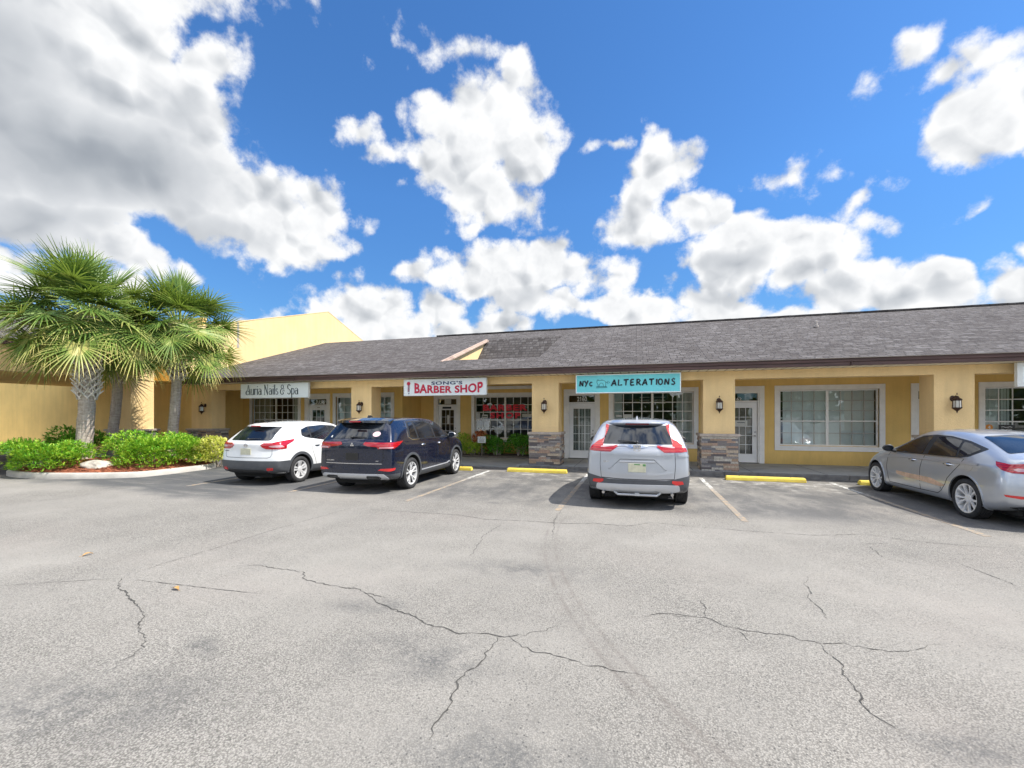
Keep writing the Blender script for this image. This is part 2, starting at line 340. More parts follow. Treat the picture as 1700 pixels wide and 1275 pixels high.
# ------------------------------------------------------------------ mesh helpers
class MB:
    def __init__(s): s.v = []; s.f = []; s.m = []; s.t = []
    def add(s, vs, fs, mi=0, tint=0.0):
        o = len(s.v); s.v += [tuple(v) for v in vs]
        for f in fs: s.f.append([o + i for i in f]); s.m.append(mi); s.t.append(tint)
    def box(s, x0, x1, y0, y1, z0, z1, mi=0, tint=0.0):
        s.add([(x0, y0, z0), (x1, y0, z0), (x1, y1, z0), (x0, y1, z0), (x0, y0, z1), (x1, y0, z1), (x1, y1, z1), (x0, y1, z1)],
              [(0, 3, 2, 1), (4, 5, 6, 7), (0, 1, 5, 4), (1, 2, 6, 5), (2, 3, 7, 6), (3, 0, 4, 7)], mi, tint)
    def prism(s, poly, y0, y1, mi=0, axis='y'):
        # poly in 2D -> extruded along an axis
        n = len(poly)
        def P(a, b_, c):
            return {'y': (a, c, b_), 'x': (c, a, b_), 'z': (a, b_, c)}[axis]
        vs = [P(a, b_, y0) for a, b_ in poly] + [P(a, b_, y1) for a, b_ in poly]
        fs = [list(range(n)), list(range(2 * n - 1, n - 1, -1))]
        fs += [(i, i + n, (i + 1) % n + n, (i + 1) % n) for i in range(n)]
        s.add(vs, fs, mi)
    def tube(s, pts, r, n=8, mi=0, tint=0.0, cap=True):
        pts = [Vector(p) for p in pts]; rs = r if isinstance(r, (list, tuple)) else [r] * len(pts)
        vs = []; fs = []
        for i, p in enumerate(pts):
            d = (pts[min(i + 1, len(pts) - 1)] - pts[max(i - 1, 0)]).normalized()
            a = d.orthogonal().normalized() if i == 0 else (a - d * a.dot(d)).normalized()
            b_ = d.cross(a)
            for k in range(n):
                t = 2 * pi * k / n; vs.append(p + (a * cos(t) + b_ * sin(t)) * rs[i])
        for i in range(len(pts) - 1):
            for k in range(n):
                fs.append((i * n + k, i * n + (k + 1) % n, (i + 1) * n + (k + 1) % n, (i + 1) * n + k))
        if cap: fs.append(list(range(n - 1, -1, -1))); fs.append(list(range((len(pts) - 1) * n, len(pts) * n)))
        s.add(vs, fs, mi, tint)
    def lathe(s, prof, c=(0, 0, 0), axis='z', n=24, mi=0, closed=False, tint=0.0):
        vs = []; fs = []
        for r, h in prof:
            for k in range(n):
                t = 2 * pi * k / n; a, b_ = r * cos(t), r * sin(t)
                q = (a, b_, h) if axis == 'z' else (h, a, b_)
                vs.append((c[0] + q[0], c[1] + q[1], c[2] + q[2]))
        m_ = len(prof)
        for i in range(m_ if closed else m_ - 1):
            j = (i + 1) % m_
            for k in range(n):
                fs.append((i * n + k, i * n + (k + 1) % n, j * n + (k + 1) % n, j * n + k))
        if not closed: fs.append(list(range(n))[::-1]); fs.append(list(range((m_ - 1) * n, m_ * n)))
        s.add(vs, fs, mi, tint)
    def build(s, name, mats, parent=None, smooth=False, org=(0, 0, 0), bevel=0.0, fixn=True, angle=None):
        me = bpy.data.meshes.new(name)
        ox, oy, oz = org
        me.from_pydata([(x - ox, y - oy, z - oz) for x, y, z in s.v], [], s.f)
        if not isinstance(mats, (list, tuple)): mats = [mats]
        for m_ in mats: me.materials.append(m_)
        me.polygons.foreach_set('material_index', s.m)
        if any(s.t):
            at = me.attributes.new('tint', 'FLOAT', 'FACE'); at.data.foreach_set('value', s.t)
        if fixn:
            bm = bmesh.new(); bm.from_mesh(me); bmesh.ops.recalc_face_normals(bm, faces=bm.faces); bm.to_mesh(me); bm.free()
        if smooth: me.polygons.foreach_set('use_smooth', [True] * len(me.polygons))
        me.update()
        o = bpy.data.objects.new(name, me); COL.objects.link(o)
        if smooth and angle: 
            me.set_sharp_from_angle(angle=radians(angle))
        if bevel > 0:
            md = o.modifiers.new('Bevel', 'BEVEL'); md.width = bevel; md.segments = 2; md.limit_method = 'ANGLE'
        if parent is not None: o.parent = parent
        return o
def tag(o, label=None, cat=None, group=None, kind=None):
    if label: o['label'] = label
    if cat: o['category'] = cat
    if group: o['group'] = group
    if kind: o['kind'] = kind
    return o
def empty(name, loc, label=None, cat=None, group=None, kind=None, rz=0.0):
    o = bpy.data.objects.new(name, None); COL.objects.link(o); o.location = loc; o.rotation_euler = (0, 0, rz)
    o.empty_display_size = .3
    return tag(o, label, cat, group, kind)
def copy_tree(o, parent=None):
    c = o.copy(); COL.objects.link(c); c.parent = parent
    for ch in [x for x in bpy.data.objects if x.parent == o]: copy_tree(ch, c)
    return c
def text_mesh(txt, bold=0.0, spacing=1.0, shear=0.0):
    """flat filled letters: list of (verts, faces); x right, y up, cap height about .7"""
    cu = bpy.data.curves.new('t', 'FONT'); cu.body = txt; cu.size = 1; cu.offset = bold; cu.space_character = spacing; cu.shear = shear
    cu.resolution_u = 4
    o = bpy.data.objects.new('t', cu); COL.objects.link(o)
    bpy.context.view_layer.update()
    me = bpy.data.meshes.new_from_object(o.evaluated_get(bpy.context.evaluated_depsgraph_get()))
    vs = [tuple(v.co) for v in me.vertices]; fs = [list(p_.vertices) for p_ in me.polygons]
    bpy.data.objects.remove(o); bpy.data.curves.remove(cu); bpy.data.meshes.remove(me)
    return vs, fs
def put_text(mb, txt, x0, x1, z0, z1, y, mi=0, bold=0.0, spacing=1.0, shear=0.0, warp=None, cap=None, thick=.004):
    """fit letters into the rectangle x0..x1, z0..z1 on the plane Y=y, facing -Y, with a little thickness"""
    vs, fs = text_mesh(txt, bold, spacing, shear)
    xs = [v[0] for v in vs]; ys = [v[1] for v in vs]
    a, b_ = min(xs), max(xs); c_, d_ = (min(ys), max(ys)) if cap is None else cap
    out = []
    for v in vs:
        u = (v[0] - a) / (b_ - a); w = (v[1] - c_) / (d_ - c_)
        if warp: u, w = warp(u, w)
        out.append((x0 + u * (x1 - x0), y, z0 + w * (z1 - z0)))
    # cells, plus side walls
    mb.add(out, fs, mi)
    n = len(out); cnt = {}
    for f in fs:
        for i in range(len(f)):
            e = (f[i], f[(i + 1) % len(f)]); k = tuple(sorted(e)); cnt.setdefault(k, []).append(e)
    ve = out + [(q[0], q[1] + thick, q[2]) for q in out]
    mb.add(ve, [(e[0][0], e[0][1], e[0][1] + n, e[0][0] + n) for k, e in cnt.items() if len(e) == 1], mi)
def stroke(mb, pts, w, y, mi=0, thick=.004):
    """brush stroke on plane Y=y through 2D points with width w (number or list)"""
    ws = w if isinstance(w, (list, tuple)) else [w] * len(pts)
    P_ = [Vector((a, b_)) for a, b_ in pts]; Lf = []; Rt = []
    for i, q in enumerate(P_):
        d = (P_[min(i + 1, len(P_) - 1)] - P_[max(i - 1, 0)]); d = d.normalized() if d.length > 1e-9 else Vector((1, 0))
        nn = Vector((-d.y, d.x)) * ws[i] / 2; Lf.append(q + nn); Rt.append(q - nn)
    for i in range(len(P_) - 1):
        mb.prism([tuple(Lf[i]), tuple(Lf[i + 1]), tuple(Rt[i + 1]), tuple(Rt[i])], y, y + thick, mi)
# ------------------------------------------------------------------ camera, light, world
H_CAM = 1.68; YAW = math.atan(208 / 720)
cam = bpy.data.cameras.new('camera'); co = bpy.data.objects.new('camera', cam); COL.objects.link(co)
co.location = (0, 0, H_CAM); co.rotation_euler = (pi / 2, 0, YAW)
cam.lens = 720 / 1700 * 36; cam.sensor_width = 36; cam.shift_y = (691.5 - 637.5) / 1700
cam.clip_start = .05; cam.clip_end = 3000; SC.camera = co
SUN_EL = radians(55.5); SUN_AZ = radians(2.5)      # measured from +X towards +Y
sd = bpy.data.lights.new('sun', 'SUN'); sd.energy = 3.9; sd.angle = radians(.5); sd.color = (1, .955, .88)
so = bpy.data.objects.new('sun', sd); COL.objects.link(so)
sv = Vector((cos(SUN_EL) * cos(SUN_AZ), cos(SUN_EL) * sin(SUN_AZ), sin(SUN_EL)))
so.rotation_euler = sv.to_track_quat('Z', 'Y').to_euler()
w = bpy.data.worlds.new('World'); SC.world = w; w.use_nodes = True; nt = w.node_tree
bg = nt.nodes['Background']
sky = N(nt, 'ShaderNodeTexSky'); sky.sky_type = 'NISHITA'; sky.sun_disc = False
sky.sun_elevation = SUN_EL; sky.sun_rotation = pi / 2 - SUN_AZ; sky.air_density = 1.0; sky.dust_density = .3; sky.ozone_density = 2.2
hs = N(nt, 'ShaderNodeHueSaturation'); hs.inputs['Saturation'].default_value = 1.12; hs.inputs['Value'].default_value = 1.0
L(nt, sky.outputs[0], hs.inputs['Color'])
D = N(nt, 'ShaderNodeTexCoord').outputs['Generated']
sp = N(nt, 'ShaderNodeSeparateXYZ'); L(nt, D, sp.inputs[0])
az = math_(nt, 'ARCTAN2', sp.outputs[0], sp.outputs[1]); el = math_(nt, 'ARCSINE', sp.outputs[2])
cb = N(nt, 'ShaderNodeCombineXYZ'); L(nt, az, cb.inputs[0]); L(nt, el, cb.inputs[1]); AE = cb.outputs[0]
# domain warp (lumpy outlines)
def cnoise(vec, scale, detail, rough):
    n = N(nt, 'ShaderNodeTexNoise'); n.inputs['Scale'].default_value = scale; n.inputs['Detail'].default_value = detail
    n.inputs['Roughness'].default_value = rough; L(nt, vec, n.inputs['Vector']); return n
wn = cnoise(D, 5.0, 3, .6)
w1 = N(nt, 'ShaderNodeVectorMath', operation='SUBTRACT'); L(nt, wn.outputs['Color'], w1.inputs[0]); w1.inputs[1].default_value = (.5, .5, .5)
w2 = N(nt, 'ShaderNodeVectorMath', operation='MULTIPLY_ADD'); L(nt, w1.outputs[0], w2.inputs[0]); w2.inputs[1].default_value = (.20, .17, 0); L(nt, AE, w2.inputs[2])
W = w2.outputs[0]
fx, fy, cx0, hy = 720., 720., 850., 691.5
def px2ae(x, y):
    u = (x - cx0) / fx; v = -(y - hy) / fy
    dx = -sin(YAW) + cos(YAW) * u; dy = cos(YAW) + sin(YAW) * u
    return math.atan2(dx, dy), math.atan2(v, sqrt(dx * dx + dy * dy))
def field(vec, lst, f0=-1.0):
    # the running maximum travels in the vector's z so that the blobs are evaluated one after another
    sp_ = N(nt, 'ShaderNodeSeparateXYZ'); L(nt, vec, sp_.inputs[0]); f = f0
    for cx, cy, rx, ry, deg, k in lst:
        c_ = N(nt, 'ShaderNodeCombineXYZ'); L(nt, sp_.outputs[0], c_.inputs[0]); L(nt, sp_.outputs[1], c_.inputs[1])
        if isinstance(f, float): c_.inputs[2].default_value = f
        else: L(nt, f, c_.inputs[2])
        # an ellipse given by the bearing of its centre and of the ends of its two axes, as az / el
        t = radians(deg); a0, e0 = px2ae(cx, cy)
        a1, e1 = px2ae(cx + rx * cos(t), cy + rx * sin(t)); a2, e2 = px2ae(cx - ry * sin(t), cy + ry * cos(t))
        v1 = (a1 - a0, e1 - e0); v2 = (a2 - a0, e2 - e0)
        mp = mapping(nt, c_.outputs[0], loc=(a0, e0, 0), rot=(0, 0, math.atan2(v1[1], v1[0])), scale=(math.hypot(*v1), math.hypot(*v2), 1e5), typ='TEXTURE')
        ln = N(nt, 'ShaderNodeVectorMath', operation='LENGTH'); L(nt, mp, ln.inputs[0])
        q = math_(nt, 'MULTIPLY_ADD', ln.outputs['Value'], -k, k)
        f = math_(nt, 'MAXIMUM', f, q)
    return f
CL = [(60, 60, 330, 190, 5, 1.6), (230, 210, 220, 170, 10, 1.6), (90, 290, 260, 95, 3, 1.3), (380, 330, 190, 75, 22, 1.3), (480, 395, 110, 55, 5, 1.2), (545, 365, 55, 50, 0, 1.0), (330, 110, 95, 75, 0, 1.1),
      (-60, 200, 260, 260, 0, 1.5), (40, -60, 420, 130, 0, 1.4),
      (50, 395, 140, 45, 10, .9), (210, 440, 150, 34, 8, .9), (315, 450, 45, 30, 0, .8), (10, 440, 80, 45, 0, .9), (60, 480, 150, 35, 0, .8),
      (850, 115, 42, 60, 0, .9), (810, 200, 125, 85, -10, 1.1), (750, 280, 100, 48, 10, .9), (865, 240, 65, 85, 0, .9), (815, 335, 80, 62, 15, 1.0), (720, 160, 40, 30, 0, .5), (790, 385, 35, 25, 0, .6),
      (600, 230, 50, 32, 20, .5), (645, 262, 42, 24, 0, .45), (570, 200, 22, 14, 0, .3), (690, 110, 40, 14, 0, .18), (770, 85, 60, 20, 0, .25),
      (1130, 272, 68, 48, -15, 1.1), (1100, 325, 68, 60, 0, 1.1), (1185, 355, 75, 38, 0, .9), (1060, 385, 85, 42, -12, 1.1), (1115, 300, 70, 70, 0, 1.1),
      (880, 465, 175, 52, 3, 1.3), (960, 510, 95, 32, 0, .9), (790, 480, 62, 22, 0, .6), (900, 425, 60, 20, 0, .7),
      (1265, 395, 105, 52, 0, 1.1), (1200, 455, 80, 50, 0, 1.0), (1330, 430, 80, 50, 0, 1.0), (1410, 435, 45, 40, 0, .8), (1180, 500, 120, 34, 0, .9),
      (1400, 480, 120, 46, 0, 1.2), (1530, 500, 160, 40, 0, 1.4), (1670, 480, 110, 50, 0, 1.4), (1740, 500, 120, 50, 0, 1.4), (1050, 525, 150, 30, 0, 1.1), (1250, 520, 200, 34, 0, 1.2), (1520, 480, 30, 22, 0, .6),
      (590, 512, 80, 42, 10, 1.1), (625, 545, 110, 34, 0, 1.1), (710, 515, 45, 36, 0, .9), (760, 545, 100, 22, 0, .8), (830, 540, 60, 26, 0, .8), (520, 520, 30, 12, 0, .3), (450, 535, 60, 14, 0, .25),
      (1522, 118, 115, 48, -38, .62), (1585, 150, 110, 40, -42, .5), (1630, 95, 140, 42, 0, .45), (1655, 200, 120, 60, -20, .85), (1700, 150, 95, 80, 0, .55), (1745, 190, 90, 70, 0, .8), (1780, 60, 100, 80, 0, .9),
      (1612, 362, 60, 24, -12, .5), (1320, 302, 60, 30, 10, .34), (1700, 430, 60, 34, 0, .6), (674, 441, 28, 22, 0, .5), (1405, 350, 50, 26, -20, .4), (1440, 385, 40, 26, 20, .34), (1010, 350, 12, 8, 0, .2), (1030, 245, 26, 6, 0, .16), (1700, 395, 20, 8, 0, .3)]
F = field(W, CL)
# unseen clouds added behind and overhead, to lift the light on the facade
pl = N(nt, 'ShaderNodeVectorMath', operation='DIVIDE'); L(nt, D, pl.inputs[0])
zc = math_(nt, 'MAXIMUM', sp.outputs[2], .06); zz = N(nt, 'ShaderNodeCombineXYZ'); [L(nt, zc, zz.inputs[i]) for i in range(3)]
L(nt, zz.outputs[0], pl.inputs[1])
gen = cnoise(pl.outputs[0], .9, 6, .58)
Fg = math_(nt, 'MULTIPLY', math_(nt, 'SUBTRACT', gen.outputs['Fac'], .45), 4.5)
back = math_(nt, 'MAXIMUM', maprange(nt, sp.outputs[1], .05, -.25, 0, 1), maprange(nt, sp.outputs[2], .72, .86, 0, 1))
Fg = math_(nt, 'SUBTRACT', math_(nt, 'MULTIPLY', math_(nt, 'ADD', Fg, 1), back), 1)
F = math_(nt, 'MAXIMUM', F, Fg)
d1 = cnoise(D, 8, 6, .60); d2 = cnoise(mapping(nt, D, loc=(.013, .002, .020)), 8, 4, .60)
lump = cnoise(D, 3.2, 4, .55)
Dw = N(nt, 'ShaderNodeVectorMath', operation='MULTIPLY_ADD'); L(nt, w1.outputs[0], Dw.inputs[0]); Dw.inputs[1].default_value = (.10, .10, .10); L(nt, D, Dw.inputs[2])
def billow(vec):
    o_ = None
    for sc_, k in ((10, .62), (24, .38)):
        v = N(nt, 'ShaderNodeTexVoronoi'); v.inputs['Scale'].default_value = sc_; L(nt, vec, v.inputs['Vector'])
        t = math_(nt, 'MULTIPLY', v.outputs['Distance'], k); o_ = t if o_ is None else math_(nt, 'ADD', o_, t)
    return o_
b1 = billow(Dw.outputs[0]); b2 = billow(mapping(nt, Dw.outputs[0], loc=(.016, .0, .026)))
F = math_(nt, 'MULTIPLY', math_(nt, 'MINIMUM', F, .80), 1.15)
F2 = math_(nt, 'ADD', F, math_(nt, 'MULTIPLY', math_(nt, 'SUBTRACT', d1.outputs['Fac'], .50), 2.1))
F2 = math_(nt, 'ADD', F2, math_(nt, 'MULTIPLY', math_(nt, 'SUBTRACT', lump.outputs['Fac'], .5), .6))
F2 = math_(nt, 'ADD', F2, math_(nt, 'MULTIPLY', math_(nt, 'SUBTRACT', .47, b1), 1.0))
fr_ = cnoise(D, 26, 5, .68)
F3 = math_(nt, 'ADD', F2, math_(nt, 'MULTIPLY', math_(nt, 'SUBTRACT', fr_.outputs['Fac'], .5), .85))
alpha = maprange(nt, F3, -.12, .40, 0, 1)
GR = [(110, 250, 330, 130, 8, 1.3), (330, 370, 170, 45, 18, .9), (20, 380, 200, 60, 0, .9), (-60, 100, 260, 200, 0, 1.2), (300, 170, 120, 60, 10, .6),
      (1215, 440, 60, 28, -20, .9), (870, 505, 90, 20, 0, .6), (1080, 350, 40, 26, 0, .5), (1330, 480, 60, 22, 0, .55), (770, 300, 70, 22, 0, .4), (1170, 490, 80, 18, 0, .6), (1560, 505, 100, 14, 0, .5), (1660, 505, 60, 14, 0, .5)]
G = math_(nt, 'MAXIMUM', field(W, GR), 0); G0 = G
# shading: lit lumps towards the sun, thick parts greyer
rel = math_(nt, 'MULTIPLY', math_(nt, 'SUBTRACT', d1.outputs['Fac'], d2.outputs['Fac']), .9)
rel = math_(nt, 'ADD', rel, math_(nt, 'MULTIPLY', math_(nt, 'MINIMUM', math_(nt, 'SUBTRACT', b2, b1), .02), 1.35))
rel = math_(nt, 'MULTIPLY', rel, maprange(nt, G0, 0, .6, 1, .35))
thick = maprange(nt, F2, .30, 1.05, 0, 1)
shade = math_(nt, 'ADD', math_(nt, 'MULTIPLY', G, .50), math_(nt, 'MULTIPLY', thick, .10))
shade = math_(nt, 'MULTIPLY', shade, maprange(nt, lump.outputs['Fac'], .3, .7, 1.25, .75, False))
lum = math_(nt, 'SUBTRACT', math_(nt, 'ADD', 1.0, rel), shade, clamp=True)
ccol = ramp(nt, [(0, (.30, .34, .40)), (.35, (.48, .52, .575)), (.7, (.80, .83, .87)), (1, (1.16, 1.17, 1.18))]); L(nt, lum, ccol.inputs[0])
SKY_K = .13
cs = N(nt, 'ShaderNodeVectorMath', operation='SCALE'); L(nt, ccol.outputs[0], cs.inputs[0]); cs.inputs['Scale'].default_value = .475 / SKY_K
back_fill = math_(nt, 'MULTIPLY_ADD', back, .9, 1.0)  # added clouds made brighter, as fill light for the shaded shop fronts
cs2 = N(nt, 'ShaderNodeVectorMath', operation='SCALE'); L(nt, cs.outputs[0], cs2.inputs[0]); L(nt, back_fill, cs2.inputs['Scale']); cs = cs2
hz = math_(nt, 'MULTIPLY', alpha, maprange(nt, el, -.01, .03, 0, 1))
# deep clear blue between the clouds
sk = mixc(nt, 1.0, hs.outputs[0], (.44, .665, .85), 'MULTIPLY')
fl_ = N(nt, 'ShaderNodeVectorMath', operation='SCALE'); L(nt, sk, fl_.inputs[0]); L(nt, maprange(nt, el, .0, .45, .60, 1.0, False), fl_.inputs['Scale']); sk = fl_.outputs[0]
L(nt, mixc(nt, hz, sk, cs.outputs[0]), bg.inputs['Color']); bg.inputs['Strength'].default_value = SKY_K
w.cycles.sampling_method = 'NONE'
SC.view_settings.view_transform = 'Standard'; SC.view_settings.look = 'None'; SC.view_settings.exposure = .88; SC.view_settings.gamma = 1
SC.cycles.max_bounces = 6; SC.cycles.use_denoising = True

# ------------------------------------------------------------------ ground
mb = MB(); s_ = 900
mb.add([(-s_, -s_, 0), (s_, -s_, 0), (s_, s_, 0), (-s_, s_, 0)], [(0, 1, 2, 3)])
tag(mb.build('parking_lot', M['asphalt']), kind='structure')
def ground_pt(x, y, Z=0.0):
    z = 720 * (H_CAM - Z) / (y - 691.5); u = (x - 850) / 720 * z
    return (-sin(YAW) * z + cos(YAW) * u, cos(YAW) * z + sin(YAW) * u)
for X in (-10.46, -7.45, -4.41, -1.37, 1.66, 4.71, 7.76):
    mb = MB(); mb.box(X - .05, X + .05, 7.68 if X > -5 else 7.9, 12.78, -.01, .004)
    tag(mb.build('parking_line', M['line']), kind='structure')
# cracks: ribbons on the asphalt, in metres
def crack_line(mb, pts, wd, jit=.016, seg=.035):
    wd *= .72
    P_ = [Vector(ground_pt(*q)) for q in pts]; out = []
    for a, b_ in zip(P_[:-1], P_[1:]):
        n = max(1, int((b_ - a).length / seg))
        for i in range(n):
            t = i / n; q = a.lerp(b_, t); k = min(1.0, (b_ - a).length); out.append(q + Vector((U(-jit, jit), U(-jit, jit))))
    out.append(P_[-1]); n = len(out)
    vs = []
    for i, q in enumerate(out):
        d = (out[min(i + 1, n - 1)] - out[max(i - 1, 0)]).normalized(); nn = Vector((-d.y, d.x))
        e = min(1, 4 * min(i, n - 1 - i) / n + .25); ww = wd * e * U(.25, 1.5) / 2
        vs += [(q.x + nn.x * ww, q.y + nn.y * ww, .003), (q.x - nn.x * ww, q.y - nn.y * ww, .003)]
    mb.add(vs, [(2 * i, 2 * i + 1, 2 * i + 3, 2 * i + 2) for i in range(n - 1)])
mb = MB()
S2 = 600 / 1700
def q1(*a): return [(x * S2, 760 + y * S2) for x, y in a]
def q2(*a): return [(560 + x * S2, 760 + y * S2) for x, y in a]
def q3(*a): return [(1100 + x * S2, 760 + y * S2) for x, y in a]
crack_line(mb, q1((578, 565), (556, 612), (600, 635), (612, 668), (645, 690), (672, 742), (660, 790), (656, 828), (690, 850)), .017)
crack_line(mb, q1((690, 850), (675, 890), (640, 920), (560, 960)), .008)
crack_line(mb, q1((0, 603), (180, 590), (400, 577), (578, 565)), .008, .003)
crack_line(mb, q1((578, 565), (760, 500), (1000, 430), (1300, 335), (1700, 222)), .009, .004)
crack_line(mb, q1((640, 575), (820, 595), (1030, 620), (1230, 640)), .011, .004)
crack_line(mb, q1((1090, 512), (1200, 505), (1310, 520), (1435, 540), (1425, 570), (1500, 590), (1600, 608), (1700, 622)), .012)
crack_line(mb, q2((0, 608), (100, 615), (125, 633), (240, 660)), .011)
crack_line(mb, q2((125, 633), (165, 655), (180, 682), (260, 712), (355, 742), (420, 783), (500, 800), (580, 826), (690, 828), (755, 842), (860, 836), (960, 818), (1030, 790)), .015)
crack_line(mb, q2((755, 842), (740, 875), (700, 915), (695, 950), (610, 1005), (570, 1050), (560, 1090), (520, 1170), (470, 1248), (430, 1330)), .013)
crack_line(mb, q2((800, 840), (860, 878), (920, 908), (1000, 925), (1130, 965), (1250, 988), (1380, 1012), (1470, 1030)), .010)
crack_line(mb, q2((90, 238), (330, 255), (560, 268), (700, 290), (900, 298), (1060, 310), (1200, 308), (1360, 322), (1480, 305), (1700, 328)), .014, .01)
crack_line(mb, q2((785, 305), (690, 365), (660, 415), (620, 470)), .010)
crack_line(mb, q2((1055, 240), (1020, 300), (1012, 380)), .010)
crack_line(mb, q2((1440, 748), (1500, 735), (1570, 736), (1700, 752)), .010)
crack_line(mb, q2((1440, 748), (1420, 752)), .008)
crack_line(mb, q3((0, 738), (200, 752), (290, 792), (345, 805), (480, 828), (575, 832), (640, 855), (740, 875), (830, 873), (960, 896), (1060, 910), (1140, 916), (1180, 900), (1240, 897), (1250, 878), (1330, 875)), .010)
crack_line(mb, q3((180, 668), (205, 715), (200, 752)), .008)
crack_line(mb, q3((345, 805), (410, 862)), .007)
crack_line(mb, q3((740, 875), (780, 918), (840, 975), (850, 1020), (905, 1075), (945, 1160), (985, 1205), (1040, 1240), (1120, 1290)), .012)
crack_line(mb, q3((690, 560), (668, 590), (705, 640), (680, 650), (715, 690), (750, 720), (762, 745), (805, 780)), .009)
crack_line(mb, q3((0, 308), (220, 330), (500, 352), (720, 365), (950, 360), (1200, 395), (1450, 415), (1700, 432)), .012, .01)
crack_line(mb, q3((930, 400), (980, 425), (1040, 468), (1160, 495), (1300, 520)), .008)
crack_line(mb, q3((1370, 490), (1450, 518), (1550, 555), (1680, 610)), .010)
crack_line(mb, q3((1070, 402), (940, 405)), .008)
tag(mb.build('pavement_cracks', M['crack'], fixn=False), kind='structure')

# two curled leaves lying on the asphalt
M['fallen'] = simple('fallen_leaf_brown', (.42, .24, .08), .8, var=.3, vscale=40)
for (px_, py_), lb in (((292, 979), 'brown curled leaf on the asphalt by the dashed crack'), ((146, 922), 'brown curled leaf on the asphalt nearest the left edge')):
    g_ = ground_pt(px_, py_); lf_ = MB(); vs = []
    for i in range(7):
        t = i / 6; w_ = .022 * sin(pi * (t * .9 + .05)); z = .006 + .018 * sin(pi * t)
        vs += [(-.05 + .10 * t, -w_, z + .008), (-.05 + .10 * t, 0, z), (-.05 + .10 * t, w_, z + .010)]
    lf_.add(vs, [(i * 3 + j, i * 3 + j + 1, i * 3 + j + 4, i * 3 + j + 3) for i in range(6) for j in (0, 1)]); lf_.tube([(-.08, .004, .008), (-.05, 0, .007)], .002, 4)
    o = lf_.build('fallen_leaf', M['fallen'], fixn=False); o.location = (g_[0], g_[1], 0); o.rotation_euler = (0, 0, px_ * .01); tag(o, lb, 'leaf')

# kerb and walkway in front of the shops (lowered bay before the barber's bed)
XA, XB = -8.25, -3.75
mb = MB()
mb.box(-18.0, XA, 13.52, 17.85, -.1, .118); mb.box(XB, 24, 13.52, 16.25, -.1, .118); mb.box(XA, XB, 13.52, 16.55, -.1, .034)
mb.add([(XB, 13.52, .034), (XB + .5, 13.52, .121), (XB + .5, 16.25, .121), (XB, 16.25, .121)], [(0, 1, 2, 3)])
o = mb.build('walkway', M['conc'], bevel=.008); tag(o, kind='structure')
mb = MB()
for jx in (-1.9, .35, 1.55, 3.1, 4.9, 6.6, 8.3):
    mb.box(jx, jx + .012, 13.53, 16.19, .117, .1205)
tag(mb.build('walkway_joints', M['crack']), kind='structure')
mb = MB()
for a, b_, h_ in ((-18.0, XA, .12), (XB + .1, 24, .12), (XA, XB + .1, .036)):
    x = a
    while x < b_:
        x2 = min(x + 3.0, b_); mb.box(x + .004, x2 - .004, 13.38, 13.52, -.1, h_ + .002); x = x2
tag(mb.build('kerb', M['kerbd'], bevel=.018), kind='structure')

# ------------------------------------------------------------------ shopping row
YC, YB = 13.75, 16.2
bld = empty('shop_building', (0, 16, 0), 'long single storey yellow shopping row with brown shingle roof and four shop fronts', 'building')
O = (0, 16, 0)
def part(mb, name, mat, par=None, **k):
    return mb.build(name, mat, bld if par is None else par, org=O, **k)
def wall_slab(mb, x0, x1, y, z0, z1, holes, th=.2, mi=0):
    xs = sorted({x0, x1, *[h[0] for h in holes], *[h[1] for h in holes]}); zs = sorted({z0, z1, *[h[2] for h in holes], *[h[3] for h in holes]})
    solid = lambda i, j: 0 <= i < len(xs) - 1 and 0 <= j < len(zs) - 1 and not any(h[0] - 1e-6 <= xs[i] and xs[i + 1] <= h[1] + 1e-6 and h[2] - 1e-6 <= zs[j] and zs[j + 1] <= h[3] + 1e-6 for h in holes)
    for i in range(len(xs) - 1):
        for j in range(len(zs) - 1):
            if not solid(i, j): continue
            a, b_, c_, d_ = xs[i], xs[i + 1], zs[j], zs[j + 1]
            mb.add([(a, y, c_), (b_, y, c_), (b_, y, d_), (a, y, d_)], [(0, 1, 2, 3)], mi)
            mb.add([(a, y + th, c_), (b_, y + th, c_), (b_, y + th, d_), (a, y + th, d_)], [(3, 2, 1, 0)], mi)
            if not solid(i - 1, j): mb.add([(a, y, c_), (a, y, d_), (a, y + th, d_), (a, y + th, c_)], [(0, 1, 2, 3)], mi)
            if not solid(i + 1, j): mb.add([(b_, y, c_), (b_, y + th, c_), (b_, y + th, d_), (b_, y, d_)], [(0, 1, 2, 3)], mi)
            if not solid(i, j - 1): mb.add([(a, y, c_), (a, y + th, c_), (b_, y + th, c_), (b_, y, c_)], [(0, 1, 2, 3)], mi)
            if not solid(i, j + 1): mb.add([(a, y, d_), (b_, y, d_), (b_, y + th, d_), (a, y + th, d_)], [(0, 1, 2, 3)], mi)
